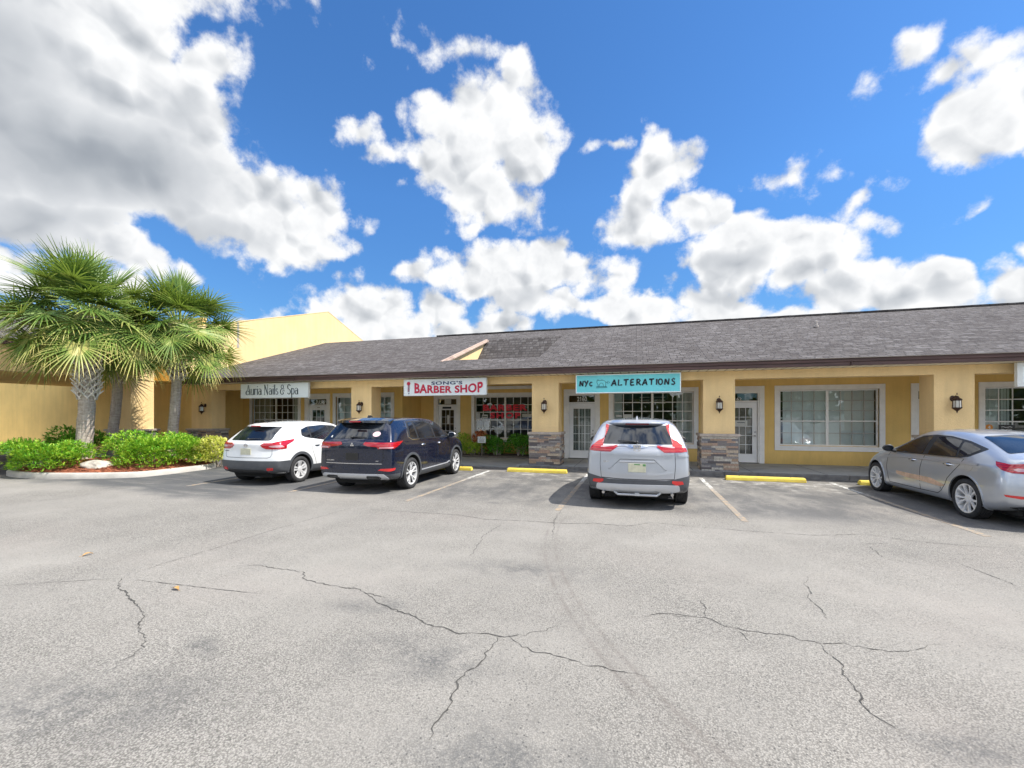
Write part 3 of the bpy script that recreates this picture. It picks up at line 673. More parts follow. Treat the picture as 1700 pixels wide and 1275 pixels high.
# openings: windows (x0,x1 = casing outside) and doors
WIN = dict(z0=.73, z1=2.55); DZ = 2.50; FL = .12
wins = [(-17.53, -14.62, YB, 'nails'), (-12.90, -9.85, YB, 'side'), (-6.99, -3.94, 17.8, 'barber'), (-1.0, 2.03, YB, 'alter'), (4.36, 7.41, YB, 'blinds'), (9.72, 12.77, YB, 'last')]
doors = [(-14.40, -13.06, YB, '2152'), (-8.80, -7.52, 17.8, ''), (-2.65, -1.32, YB, '2160'), (2.78, 4.06, YB, '2162'), (8.07, 9.30, YB, '2164')]
def holes_for(y):
    hs_ = [(a + .15, b_ - .15, WIN['z0'], WIN['z1']) for a, b_, yy, _ in wins if yy == y]
    hs_ += [(a + .15, b_ - .15, FL, DZ) for a, b_, yy, _ in doors if yy == y]
    return hs_
for a, b_, y in ((-17.94, -9.47, YB), (-3.2, 24, YB), (-9.47, -3.2, 17.8)):
    hh = [h for h in holes_for(y) if h[0] >= a and h[1] <= b_]
    mb = MB(); wall_slab(mb, a, b_, y, 0, 3.0, hh); part(mb, 'shop_wall', M['stucco_back'])
mb = MB(); mb.box(-9.67, -9.475, YB + .002, 17.998, 0, 3.0); part(mb, 'alcove_wall', M['stucco_back'])
mb = MB(); mb.box(-3.195, -3.0, YB + .21, 18.0, 0, 3.0); part(mb, 'alcove_wall', M['stucco_back'])
mb = MB(); mb.box(-18.2, -17.945, 14.2, YB + .3, 0, 2.995); part(mb, 'end_wall', M['stucco_back'])
# front beam
BZ0, BZ1 = 2.76, 3.0
mb = MB(); mb.box(-17.97, 24, YC, YC + .38, BZ0, BZ1 - .002); part(mb, 'beam', M['stucco'], bevel=.01)
cols = [(-17.97, -16.85), (-10.16, -9.30), (-3.30, -2.42), (1.85, 2.70), (7.34, 8.18), (13.0, 13.85)]
def stone_base(mb, x0, x1, y0, y1, z0, z1):
    """stacked ledger stones on the four faces"""
    def face(n, a, b_, fn):
        z = z0
        while z < z1 - .01:
            h = min(random.choice((.045, .06, .06, .08)), z1 - z); x = a
            if z1 - z - h < .02: h = z1 - z
            while x < b_ - .01:
                l = min(U(.12, .42), b_ - x)
                if b_ - x - l < .06: l = b_ - x
                fn(x + .002, x + l - .002, z + .002, z + h - .002, U(0.0, .028), R()); x += l
            z += h
    face(0, x0, x1, lambda a, b_, c_, d_, dp, t: mb.box(a, b_, y0 - dp, y0 + .03, c_, d_, 0, max(.001, t)))
    face(0, y0, y1, lambda a, b_, c_, d_, dp, t: mb.box(x1 - .03, x1 + dp, a, b_, c_, d_, 0, max(.001, t)))
    face(0, y0, y1, lambda a, b_, c_, d_, dp, t: mb.box(x0 - dp, x0 + .03, a, b_, c_, d_, 0, max(.001, t)))
    mb.box(x0 + .01, x1 - .01, y0 + .01, y1, z0 - .02, z1 - .002, 0, .02)
for k, (a, b_) in enumerate(cols):
    mb = MB(); mb.box(a, b_, YC, YC + .62, .1, BZ0 + .12)
    c = part(mb, 'column', M['stucco'], bevel=.012)
    # column stands flush with the beam; 3 mm proud keeps the faces apart
    c.location.y -= .003
    mb = MB(); stone_base(mb, a - .06, b_ + .06, YC - .12, YC + .70, .11, 1.10)
    part(mb, 'stone_base', M['stone'], c).parent = c
    mb = MB(); mb.box(a - .11, b_ + .11, YC - .17, YC + .75, 1.10, 1.18)
    part(mb, 'stone_cap', M['cap'], c, bevel=.012)
# soffit + fascia
mb = MB(); mb.box(-17.93, 24, 13.26, YC + .02, 3.0, 3.02); part(mb, 'soffit', M['soffit'])
mb = MB(); mb.box(-17.93, 24, YC + .03, 18.0, 3.003, 3.04); part(mb, 'walkway_ceiling', M['stucco_back'])
mb = MB(); mb.box(-17.96, 24, 13.19, 13.26, 3.0, 3.10); mb.box(-17.96, 24, 13.155, 13.26, 3.10, 3.185)
for jx in (-12.2, -6.1, -.4, 5.3, 9.8):
    mb.box(jx, jx + .015, 13.148, 13.19, 3.0, 3.186)
part(mb, 'fascia', M['fascia'], bevel=.004)
mb = MB(); mb.box(-17.96, 24, 13.10, 13.20, 3.186, 3.202); part(mb, 'drip_edge', M['capmetal'])
# roof with a sunken well
RS = .3295; rz = lambda y: 3.2 + RS * (y - 13.1) ; YR = 21.9
NX0, NX1, NY0, NY1 = -6.93, -3.28, 14.8, 19.6
def roof_face(mb, x0, x1, y0, y1, z0=None, z1=None):
    mb.add([(x0, y0, rz(y0)), (x1, y0, rz(y0)), (x1, y1, rz(y1)), (x0, y1, rz(y1))], [(0, 1, 2, 3)])
mb = MB()
roof_face(mb, -17.95, 24.5, 13.08, NY0); roof_face(mb, -17.95, NX0, NY0, NY1); roof_face(mb, NX1, 24.5, NY0, NY1); roof_face(mb, -17.95, 24.5, NY1, YR)
mb.add([(-17.95, YR, rz(YR)), (24.5, YR, rz(YR)), (24.5, 30, rz(13.8)), (-17.95, 30, rz(13.8))], [(0, 1, 2, 3)])
rf = part(mb, 'roof', M['shingle'], fixn=False)
zb = rz(NY0) - .02; zt_ = rz(NY1)
mb = MB(); mb.add([(NX0, NY0, zb), (NX1, NY0, zb), (NX1, 18.3, zb + .45), (NX0, 18.3, zb + .45)], [(0, 1, 2, 3)])
mb.add([(NX0, 18.3, zb + .45), (NX1, 18.3, zb + .45), (NX1, NY1, zt_), (NX0, NY1, zt_)], [(0, 1, 2, 3)])
mb.add([(NX1, NY0, zb), (NX1, 18.3, zb + .45), (NX1, NY1, zt_)], [(0, 1, 2)])
part(mb, 'roof_well', M['shingle_dark'], rf, fixn=False)
mb = MB(); mb.add([(NX0 + .004, NY0, zb + .0), (NX0 + .004, 18.3, zb + .45), (NX0 + .004, NY1, zt_ - .02)], [(0, 1, 2)])
part(mb, 'well_wall', M['stucco'], rf, fixn=False)
mb = MB()
ds = Vector((0, NY1 - NY0 + .25, rz(NY1) - rz(NY0) + .08)); 
for dx, dz, wdt in ((0, .0, .15), (-.04, .045, .09)):
    mb.add([(NX0 + dx, NY0 - .2, rz(NY0 - .2) + dz - .07), (NX0 + dx + wdt, NY0 - .2, rz(NY0 - .2) + dz - .07), (NX0 + dx + wdt, NY1 + .05, rz(NY1 + .05) + dz - .07), (NX0 + dx, NY1 + .05, rz(NY1 + .05) + dz - .07),
            (NX0 + dx, NY0 - .2, rz(NY0 - .2) + dz - .02), (NX0 + dx + wdt, NY0 - .2, rz(NY0 - .2) + dz - .02), (NX0 + dx + wdt, NY1 + .05, rz(NY1 + .05) + dz - .02), (NX0 + dx, NY1 + .05, rz(NY1 + .05) + dz - .02)],
           [(0, 3, 2, 1), (4, 5, 6, 7), (0, 1, 5, 4), (1, 2, 6, 5), (2, 3, 7, 6), (3, 0, 4, 7)])
part(mb, 'well_rake', M['copper'], rf)
mb = MB()
x = -10.6
while x < 24:
    x2 = min(x + .3, 24.5); mb.box(x + .002, x2, YR - .16, YR + .02, rz(YR) - .03 + U(0, .004), rz(YR) + .035 + U(0, .006)); x = x2
part(mb, 'ridge_cap', M['shingle_dark'], rf)
mb = MB(); mb.tube([(6.31, 18.4, rz(18.4) - .1), (6.31, 18.4, rz(18.4) + .20)], .045, 10); mb.lathe([(.06, 0), (.06, .03), (.02, .05)], (6.31, 18.4, rz(18.4) + .2), n=10)
mb.tube([(6.31, 18.4, rz(18.4) + .02), (6.31, 18.4, rz(18.4) + .07)], .08, 10)
part(mb, 'vent_pipe', M['capmetal'], rf, smooth=True, angle=40)
# white trim strip high in the alcove
mb = MB(); mb.box(-7.3, -3.2, 17.755, 17.80, 2.86, 2.985); part(mb, 'alcove_trim', M['white'], bevel=.004)
# dim shop interiors
mb = MB()
for a, b_, y, _ in wins:
    if _ == 'side': b_ -= .24
    mb.box(a - .4, b_ + .4, y + 2.2, y + 2.3, 0, 2.9); mb.box(a - .4, a - .3, y + .22, y + 2.2, 0, 2.9); mb.box(b_ + .3, b_ + .4, y + .22, y + 2.2, 0, 2.9)
    mb.box(a - .4, b_ + .4, y + .21, y + 2.3, 2.9, 2.95)
mb.box(-17.9, 23, YB + .25, 20, .02, .10)
for a, b_, y, _ in doors:
    if y > 17: a += .02
    mb.box(a - .3, b_ + .3, y + 1.4, y + 1.5, 0, 2.9)
# back shell keeps daylight out
mb.box(-17.9, 24, 21.0, 21.1, 0, 5.0)
part(mb, 'interior', M['inner'])

def casing(mb, a, b_, z0, z1, y, cw=.15, d=.035, door=False):
    if not door: mb.box(a, b_, y - d, y - .003 + .06, z0, z0 + cw)
    mb.box(a, b_, y - d, y + .05, z1 - cw, z1)
    zz0 = z0 if door else z0 + cw
    mb.box(a, a + cw, y - d + .002, y + .05, zz0, z1 - cw); mb.box(b_ - cw, b_, y - d + .002, y + .05, zz0, z1 - cw)
def window(a, b_, y, kind):
    f = MB(); casing(f, a, b_, WIN['z0'] - .16, WIN['z1'] + .15, y)
    # sash frame
    x0, x1, z0, z1 = a + .15, b_ - .15, WIN['z0'], WIN['z1']
    g = y + .09; t = .045
    f.box(x0, x1, g - .03, g + .03, z0, z0 + t); f.box(x0, x1, g - .03, g + .03, z1 - t, z1)
    f.box(x0, x0 + t, g - .03, g + .03, z0 + t, z1 - t); f.box(x1 - t, x1, g - .03, g + .03, z0 + t, z1 - t)
    xm = (x0 + x1) / 2; zm = z0 + (z1 - z0) * .44
    f.box(xm - .04, xm + .04, g - .035, g + .03, z0 + t, z1 - t)
    f.box(x0 + t, xm - .04, g - .032, g + .03, zm - .02, zm + .02); f.box(xm + .04, x1 - t, g - .032, g + .03, zm - .02, zm + .02)
    W_ = part(f, 'window', M['white'], bevel=.004)
    mu = MB(); mw = .008 if kind == 'blinds' else .013
    for s0, s1 in ((x0 + t, xm - .04), (xm + .04, x1 - t)):
        for i in range(1, 4): xx = s0 + (s1 - s0) * i / 4; mu.box(xx - mw, xx + mw, g - .020, g + .012, z0 + t, z1 - t)
        for za, zb_, n in ((z0 + t, zm - .02, 2), (zm + .02, z1 - t, 3)):
            for i in range(1, n): zz = za + (zb_ - za) * i / n; mu.box(s0, s1, g - .019, g + .011, zz - mw, zz + mw)
    part(mu, 'muntins', M['white'] if kind != 'blinds' else M['capmetal'], W_)
    gl_ = MB(); gl_.add([(x0, g - .016, z0), (x1, g - .016, z0), (x1, g - .016, z1), (x0, g - .016, z1)], [(0, 1, 2, 3)])
    part(gl_, 'glass', M['shopglass'], W_, fixn=False)
    def slats(xa, xb, pitch, ang, mat, jit=.1, name='vertical_blind'):
        b3 = MB(); x = xa
        while x < xb:
            w_ = pitch * .56; an = ang + U(-jit, jit); c_, s2 = cos(an) * w_, sin(an) * w_
            b3.add([(x - c_, g + .13 - s2, z0 + .03), (x + c_, g + .13 + s2, z0 + .03), (x + c_, g + .13 + s2, z1), (x - c_, g + .13 - s2, z1)], [(0, 1, 2, 3)]); x += pitch
        part(b3, name, mat, W_, fixn=False)
    if kind == 'blinds':
        slats(x0 + .20, x1 - .08, .085, .10, M['blindbright'], .06)
    elif kind == 'nails':
        slats(x0 + .02, x0 + 1.0, .10, .5, M['curtain'], .3, 'curtain'); slats(x1 - .35, x1 - .02, .09, .6, M['blind'], .3)
    elif kind == 'side': slats(x0 + .1, x1 - .1, .085, .9, M['blind'], .15)
    elif kind == 'alter': slats(x0 + .02, x0 + .32, .085, .5, M['blind'], .2); slats(x1 - .5, x1 - .05, .085, .45, M['blind'], .2)
    elif kind == 'last': slats(x0 + .05, x0 + .75, .07, .3, M['blind'], .35, 'curtain')
    return W_, x0, x1, z0, z1, g
for a, b_, y, kind in wins:
    W_, x0, x1, z0, z1, g = window(a, b_, y, kind)
    if kind == 'barber':
        t = MB(); S = x1 - x0
        put_text(t, 'BARBER', x0 + .13 * S, x0 + .86 * S, 1.93, 2.20, g - .030, 0, bold=.05, spacing=1.12)
        put_text(t, 'SHOP', x0 + .25 * S, x0 + .75 * S, 1.60, 1.86, g - .030, 0, bold=.05, spacing=1.25)
        part(t, 'window_lettering', M['letterred'], W_)
        for q in ((x0 + .05, x0 + .22, 1.55, 1.83), (x0 + .32, x0 + .58, 1.60, 1.76), (x1 - .62, x1 - .20, 1.66, 1.80)):
            t = MB(); t.box(q[0], q[1], g - .028, g - .024, q[2], q[3]); part(t, 'window_notice', M['paper'], W_)
        t = MB(); t.box(x0 + .34, x0 + .56, g - .031, g - .028, 1.665, 1.70); part(t, 'notice_print', M['ink'], W_)
    if kind == 'alter':
        for q in ((x0 + .36, x0 + .66, 1.60, 1.76), (x0 + .1, x0 + .32, 1.66, 1.74)):
            t = MB(); t.box(q[0], q[1], g - .028, g - .024, q[2], q[3]); part(t, 'window_notice', M['paper'], W_)
        t = MB()
        for i in range(3): t.box(xm_ := (x0 + x1) / 2 - .42, xm_ + .36, y + 1.6, y + 1.9, 2.42 - i * .12, 2.45 - i * .12); t.box(xm_ + .55, xm_ + .95, y + 1.6, y + 1.9, 2.42 - i * .12, 2.45 - i * .12)
        part(t, 'ceiling_light', M['paper'], W_)
    if kind == 'blinds':
        t = MB(); t.box(x0 + .05, x0 + .12, g + .03, g + .034, 1.60, 1.66); part(t, 'window_notice', M['paper'], W_)
    if kind == 'last':
        t = MB(); n = 20; t.prism([(x0 + .14 + .09 * cos(2 * pi * i / n), 1.36 + .09 * sin(2 * pi * i / n)) for i in range(n)], g - .03, g - .024); part(t, 'round_sticker', M['orange'], W_)
        t = MB(); put_text(t, '4', x0 + .11, x0 + .17, 1.32, 1.41, g - .034, bold=.02); part(t, 'sticker_number', M['inkwhite'], W_)
        t = MB(); t.box(x0 + .36, x0 + .74, g - .03, g - .024, 1.10, 1.44); part(t, 'notice_board', M['platedark'], W_)
        t = MB()
        for i in range(3): t = MB(); stroke(t, [(x0 + .42 + j * .05, 1.37 - i * .07 + .012 * sin(j * 2 + i)) for j in range(6)], .012, g - .034); part(t, 'notice_print', M['inkwhite'], W_)
        t = MB(); t.box(x0 + .03, x0 + .24, g - .03, g - .024, 1.17, 1.235); part(t, 'notice_strip', M['platedark'], W_)

M['doorcloth'] = simple('door_curtain', (.36, .31, .28), .9, var=.2, vscale=8)
def door(a, b_, y, num):
    f = MB(); casing(f, a, b_, FL, 2.70 if y == YB else 2.66, y, door=True)
    x0, x1 = a + .19, b_ - .19; z1 = 2.46; g = y + .07
    f.box(a + .15, x0, y - .01, y + .12, FL, 2.55); f.box(x1, b_ - .15, y - .01, y + .12, FL, 2.55); f.box(x0, x1, y - .01, y + .12, 2.46, 2.55)
    f.box(x0, x1, y - .01, y + .12, 2.165, 2.215)
    f.box(x0, x1, y - .01, y + .14, FL, FL + .02)
    F_ = part(f, 'door_frame', M['white'], bevel=.004)
    d = MB(); st_ = .155 if num != '' else .15; zt2 = 2.16
    gx0, gx1, gz0, gz1 = x0 + st_, x1 - st_, FL + .30, zt2 - .19
    d.box(x0 + .004, gx0, g, g + .045, FL + .022, zt2); d.box(gx1, x1 - .004, g, g + .045, FL + .022, zt2); d.box(gx0, gx1, g, g + .045, FL + .022, gz0); d.box(gx0, gx1, g, g + .045, gz1, zt2)
    # raised moulding round the light
    for q in ((gx0 - .03, gx0, gz0 - .03, gz1 + .03), (gx1, gx1 + .03, gz0 - .03, gz1 + .03), (gx0, gx1, gz0 - .03, gz0), (gx0, gx1, gz1, gz1 + .03)): d.box(q[0], q[1], g - .012, g, q[2], q[3])
    for i in range(1, 3): xx = gx0 + (gx1 - gx0) * i / 3; d.box(xx - .009, xx + .009, g + .004, g + .03, gz0, gz1)
    for i in range(1, 5): zz = gz0 + (gz1 - gz0) * i / 5; d.box(gx0, gx1, g + .005, g + .029, zz - .009, zz + .009)
    dr = part(d, 'door', M['door'], bevel=.003)
    t = MB(); t.add([(gx0, g + .016, gz0), (gx1, g + .016, gz0), (gx1, g + .016, gz1), (gx0, g + .016, gz1)], [(0, 1, 2, 3)]); part(t, 'door_glass', M['shopglass'], dr, fixn=False)
    t = MB(); t.add([(x0, g, 2.215), (x1, g, 2.215), (x1, g, 2.46), (x0, g, 2.46)], [(0, 1, 2, 3)]); part(t, 'transom_glass', M['shopglass'], F_, fixn=False)
    t = MB()
    hx = x1 - .07
    t.lathe([(.028, -.01), (.03, -.022), (.018, -.03)], (0, 0, 0), 'x', 12)
    t.v = [(hx + q[1], g + q[0], 1.16 + q[2]) for q in t.v]
    k = MB(); k.lathe([(.026, -.0), (.028, -.012), (.012, -.02), (.012, -.045)], (0, 0, 0), 'x', 12); k.v = [(hx + q[1], g + q[0], 1.03 + q[2]) for q in k.v]
    part(t, 'deadbolt', M['satin'], dr, smooth=True, angle=40); t = k; t.tube([(hx, g - .045, 1.03), (hx - .06, g - .05, 1.03), (hx - .12, g - .045, 1.025)], .009, 8)
    part(t, 'handle', M['satin'], dr, smooth=True, angle=40)
    if num:
        t = MB()
        if num == '2152': put_text(t, num, x0 + .30, x1 - .10, 2.235, 2.40, g - .01, bold=.015, shear=.3)
        elif num == '2160': put_text(t, num, x0 + .30, x0 + .66, 2.245, 2.42, g - .01, bold=.02)
        else: put_text(t, num, x0 + .10, x0 + .42, 2.225, 2.32, g - .01, bold=.01)
        part(t, 'street_number', M['inkwhite'], F_)
    else:
        t = MB(); t.box(x0 + .30, x0 + .62, g - .01, g - .006, 2.24, 2.45); part(t, 'transom_notice', M['paper'], F_)
        t = MB(); t.box(x0 + .2, x0 + .62, g - .014, g - .002, zt2 - .13, zt2 - .045); part(t, 'door_plaque', M['ink'], dr)
        t = MB(); t.box(x0 + .42, x0 + .52, g + .0, g + .004, 1.35, 1.75); part(t, 'door_notice', M['paper'], dr)
    if num in ('2152',):
        t = MB(); t.box(x0 + .42, x0 + .56, g - .004, g - .001, 2.07, 2.11); part(t, 'door_plaque', M['capmetal'], dr)
    if num == '2160':   # dark mat-like slats low in the glass
        t = MB()
        for i in range(12): t.box(gx0 + .01 + i * (gx1 - gx0) / 12, gx0 + .03 + i * (gx1 - gx0) / 12, g + .06, g + .09, gz0, gz1)
        part(t, 'vertical_blind', M['blind'], dr)
    if num == '2162':
        t = MB(); t.box(gx0 + .06, gx0 + .44, g - .016, g - .012, 1.36, 1.55); nt_ = part(t, 'door_notice', M['paper'], dr)
        t = MB()
        stroke(t, [(gx0 + .13 + q * .02, 1.475 + .008 * sin(q * 2.1)) for q in range(13)], .022, g - .019); part(t, 'notice_print', M['inkgrey'], dr)
        t = MB(); t.box(gx0 + .02, gx1 - .02, g + .06, g + .07, gz0, gz1 - .02); part(t, 'door_blind', M['doorcloth'], dr)
    t = MB(); t.box(x0 - .02, x1 + .02, y - .10, y - .012, FL, FL + .018); part(t, 'threshold', M['black'], F_)
for dd in doors: door(*dd)

# ------------------------------------------------------------------ neighbouring anchor building on the left
anc = empty('anchor_building', (-19, 16, 0), 'taller yellow building at far left with gable wall, canopy beam and shaded ochre wall', 'building')
OA = (-19, 16, 0)
def apart(mb, name, mat, par=None, **k): return mb.build(name, mat, anc if par is None else par, org=OA, **k)
XG = -17.95
poly = [(13.5, 3.0), (13.5, 5.35), (16.0, 6.13), (22.1, 8.0), (25.6, 6.8), (30, 5.2), (30, 3.0)]
mb = MB(); mb.prism(poly, XG - .25, XG - .001, axis='x'); apart(mb, 'gable_wall', M['stucco'])
mb = MB()
for (a, b_) in zip(poly[1:5], poly[2:6]):
    mb.prism([(a[0], a[1] + .002), (b_[0], b_[1] + .002), (b_[0], b_[1] + .03), (a[0], a[1] + .03)], XG - .27, XG + .012, axis='x')
apart(mb, 'wall_coping', M['stucco'])
mb = MB(); mb.box(XG - .4, XG - .252, 13.35, 13.9, 3.0, 5.6); apart(mb, 'corner_post', M['fascia'])
mb = MB(); mb.box(XG - .30, XG + .006, 15.88, 16.0, 4.9, 6.10); apart(mb, 'corner_post', M['cap'])
mb = MB(); wall_slab(mb, -40, -18.2, 14.4, 0, 6, []); apart(mb, 'rear_wall', M['stucco_back'])
mb = MB(); mb.box(-20.15, -19.02, 12.15, 13.0, 0, 3.12); pc = apart(mb, 'pillar', M['stucco'], bevel=.012)
mb = MB(); stone_base(mb, -20.21, -18.96, 12.05, 13.1, 0, 1.10); apart(mb, 'stone_base', M['stone'], pc)
mb = MB(); mb.box(-20.28, -18.89, 11.98, 13.17, 1.10, 1.18); apart(mb, 'stone_cap', M['cap'], pc, bevel=.012)
mb = MB(); mb.box(-19.42, -19.0, -6, 13.0, 3.12, 3.95); apart(mb, 'canopy_beam', M['stucco'], bevel=.012)
mb = MB(); mb.box(-26.6, -19.42, -6, 14.39, 3.14, 3.20); apart(mb, 'canopy_ceiling', M['stucco_back'])
mb = MB(); mb.box(-19.0, -18.88, -6, 13.4, 3.95, 4.12); apart(mb, 'canopy_fascia', M['fascia'])
mb = MB()
zr = lambda x: 4.12 + (-18.75 - x) * .56
mb.add([(-18.85, -6.2, 4.12), (-18.85, 13.5, 4.12), (-21.4, 13.5, zr(-21.4)), (-21.4, -6.2, zr(-21.4))], [(0, 1, 2, 3)])
mb.add([(-21.4, -6.2, zr(-21.4)), (-21.4, 13.5, zr(-21.4)), (-27, 13.5, 4.12), (-27, -6.2, 4.12)], [(0, 1, 2, 3)])
mb.add([(-18.85, 13.5, 4.12), (-21.4, 13.5, zr(-21.4)), (-27, 13.5, 4.12)], [(0, 1, 2)])
crf = apart(mb, 'canopy_roof', M['shingle'], fixn=False)
mb = MB(); mb.box(-21.5, -21.3, -6.2, 13.5, zr(-21.4) - .02, zr(-21.4) + .05); apart(mb, 'ridge_cap', M['signedge'], crf)
mb = MB(); mb.box(-40, -20.4, 12.6, 14.38, -.05, .13); tag(mb.build('side_walkway', M['kerbc'], bevel=.01), kind='structure')
# ------------------------------------------------------------------ hanging shop signs
GS = 'shop signs hung under the eave'
def sign(x0, x1, z0, z1, face, label, edge='signedge', fr=.0):
    s = empty('shop_sign', ((x0 + x1) / 2, 13.46, z1), label, 'shop sign', GS)
    og = tuple(s.location)
    mb = MB(); mb.box(x0, x1, 13.42, 13.50, z0, z1); mb.build('sign_panel', M[face], s, org=og, bevel=.004)
    e = .022 + fr; mb = MB()
    mb.box(x0 - .005, x1 + .005, 13.412, 13.505, z1 - e, z1 + .004); mb.box(x0 - .005, x1 + .005, 13.412, 13.505, z0 - .004, z0 + e)
    mb.box(x0 - .005, x0 + e, 13.414, 13.503, z0 + e, z1 - e); mb.box(x1 - e, x1 + .005, 13.414, 13.503, z0 + e, z1 - e)
    mb.build('sign_frame', M[edge], s, org=og)
    for x in (x0 + .3, x1 - .3):
        mb = MB(); mb.box(x - .015, x + .015, 13.45, 13.47, z1, 3.001); mb.build('hanger', M['satin'], s, org=og)
    return s, og
Z0, Z1 = 2.395, 2.955
s, og = sign(-14.97, -11.77, Z0, Z1, 'signwhite', 'pale sign reading Auria Nails & Spa in thin grey letters', fr=-.006)
mb = MB()
# display letters with strong thick / thin contrast, drawn as strokes
def auria(mb, x, txt, y, h=.30, zb=2.52):
    k = .040; t = .015
    def S(p, w_): stroke(mb, [(x + a * h, zb + b_ * h) for a, b_ in p], w_, y)
    def arc(cx, cy, rx, ry, a0, a1, w0, w1, n=12):
        p = [(cx + rx * cos(radians(a0 + (a1 - a0) * i / n)), cy + ry * sin(radians(a0 + (a1 - a0) * i / n))) for i in range(n + 1)]
        S(p, [w0 + (w1 - w0) * abs(sin(radians(a0 + (a1 - a0) * i / n) + pi / 2)) for i in range(n + 1)])
    for c_ in txt:
        if c_ == 'A':
            S([(.05, .02), (.20, .5), (.34, 1.02)], t); S([(.34, 1.02), (.46, .5), (.56, 0)], [t, k, k]); arc(.22, .22, .20, .20, 20, 330, t, k * .7); adv = .64
        elif c_ in 'uU': S([(.06, .62), (.06, .2)], k); arc(.2, .2, .14, .2, 180, 350, t, t * 1.5); S([(.36, .62), (.36, 0)], k); adv = .46
        elif c_ == 'r': S([(.06, .62), (.06, 0)], k); arc(.2, .42, .12, .18, 170, 40, t, t * 2); adv = .34
        elif c_ == 'i': S([(.07, .62), (.07, 0)], k); S([(.04, .82), (.12, .86)], .022); adv = .19
        elif c_ == 'l': S([(.07, 1.0), (.07, 0)], k); adv = .19
        elif c_ == 'a': arc(.18, .20, .14, .20, 0, 360, t, k * .8); S([(.34, .5), (.34, 0)], k); arc(.19, .46, .15, .15, 0, 150, t, t * 1.6); S([(.34, 0), (.40, .04)], t); adv = .48
        elif c_ == 's': arc(.16, .45, .11, .14, 30, 260, t, k * .7); arc(.16, .16, .12, .15, 80, -150, t, k * .7); adv = .34
        elif c_ == 'S': arc(.2, .75, .16, .23, 20, 265, t, k); arc(.2, .26, .17, .25, 85, -155, t, k); adv = .46
        elif c_ == 'N': S([(.08, 0), (.08, .98)], t); S([(.08, 1.0), (.46, 0)], k); S([(.46, 0), (.46, 1.0)], t); S([(0, .99), (.14, .99)], t); S([(.40, .99), (.52, .99)], t); S([(.02, 0), (.14, 0)], t); adv = .60
        elif c_ == 'p': S([(.07, .62), (.07, -.32)], k); arc(.22, .3, .15, .3, 140, -140, t, k * .8); S([(.01, -.32), (.13, -.32)], t); adv = .45
        elif c_ == '&': arc(.24, .76, .14, .2, 0, 360, t, k * .7); arc(.22, .28, .20, .28, 80, 330, t, k); arc(.40, .3, .1, .14, 0, 300, t, t); S([(.2, .55), (.5, .55)], t); adv = .62
        else: adv = .24
        x += adv * h * 1.0
    return x
xe = auria(MB(), 0, 'Auria Nails & Spa', 0); hh_ = .30 * 2.52 / xe; xw = -14.72
for wd_ in ('Auria', 'Nails', '&', 'Spa'):
    mb = MB(); xw = auria(mb, xw, wd_, 13.408, h=hh_) + .24 * hh_; mb.build('sign_lettering', M['inkgrey'], s, org=og)
s, og = sign(-7.78, -4.75, Z0, Z1, 'signwhite', "white sign with red BARBER SHOP and blue SONG'S lettering", fr=-.008)
mb = MB()
def bow(u, w_):
    k = .64 + .36 * abs(2 * u - 1) ** 2.0; return u, w_ * k
put_text(mb, 'BARBER SHOP', -7.37, -4.87, 2.475, 2.845, 13.408, bold=.032, spacing=1.06, warp=bow)
mb.build('sign_lettering', M['inkred'], s, org=og)
mb = MB(); put_text(mb, "SONG'S", -6.73, -5.60, 2.755, 2.87, 13.408, bold=.02, spacing=1.1)
mb.build('sign_lettering', M['inkblue'], s, org=og); mb = MB()
for i in range(5): stroke(mb, [(-7.63, 2.74 - i * .052), (-7.56, 2.765 - i * .052)], .016, 13.408)
stroke(mb, [(-7.575, 2.50), (-7.60, 2.46)], .03, 13.408)
mb.build('pole_stripes', M['inkblue'], s, org=og)
mb = MB(); n = 18
mb.prism([(-7.595 + .066 * cos(2 * pi * i / n), 2.815 + .062 * sin(2 * pi * i / n)) for i in range(n)], 13.408, 13.412)
for i in range(4): stroke(mb, [(-7.63, 2.714 - i * .052), (-7.56, 2.739 - i * .052)], .012, 13.408)
mb.build('barber_pole_emblem', M['inkred'], s, org=og)
s, og = sign(-1.82, 1.21, Z0, Z1, 'signteal', 'teal sign reading NYC ALTERATIONS with sewing machine drawing', 'signwhite', fr=0)
mb = MB()
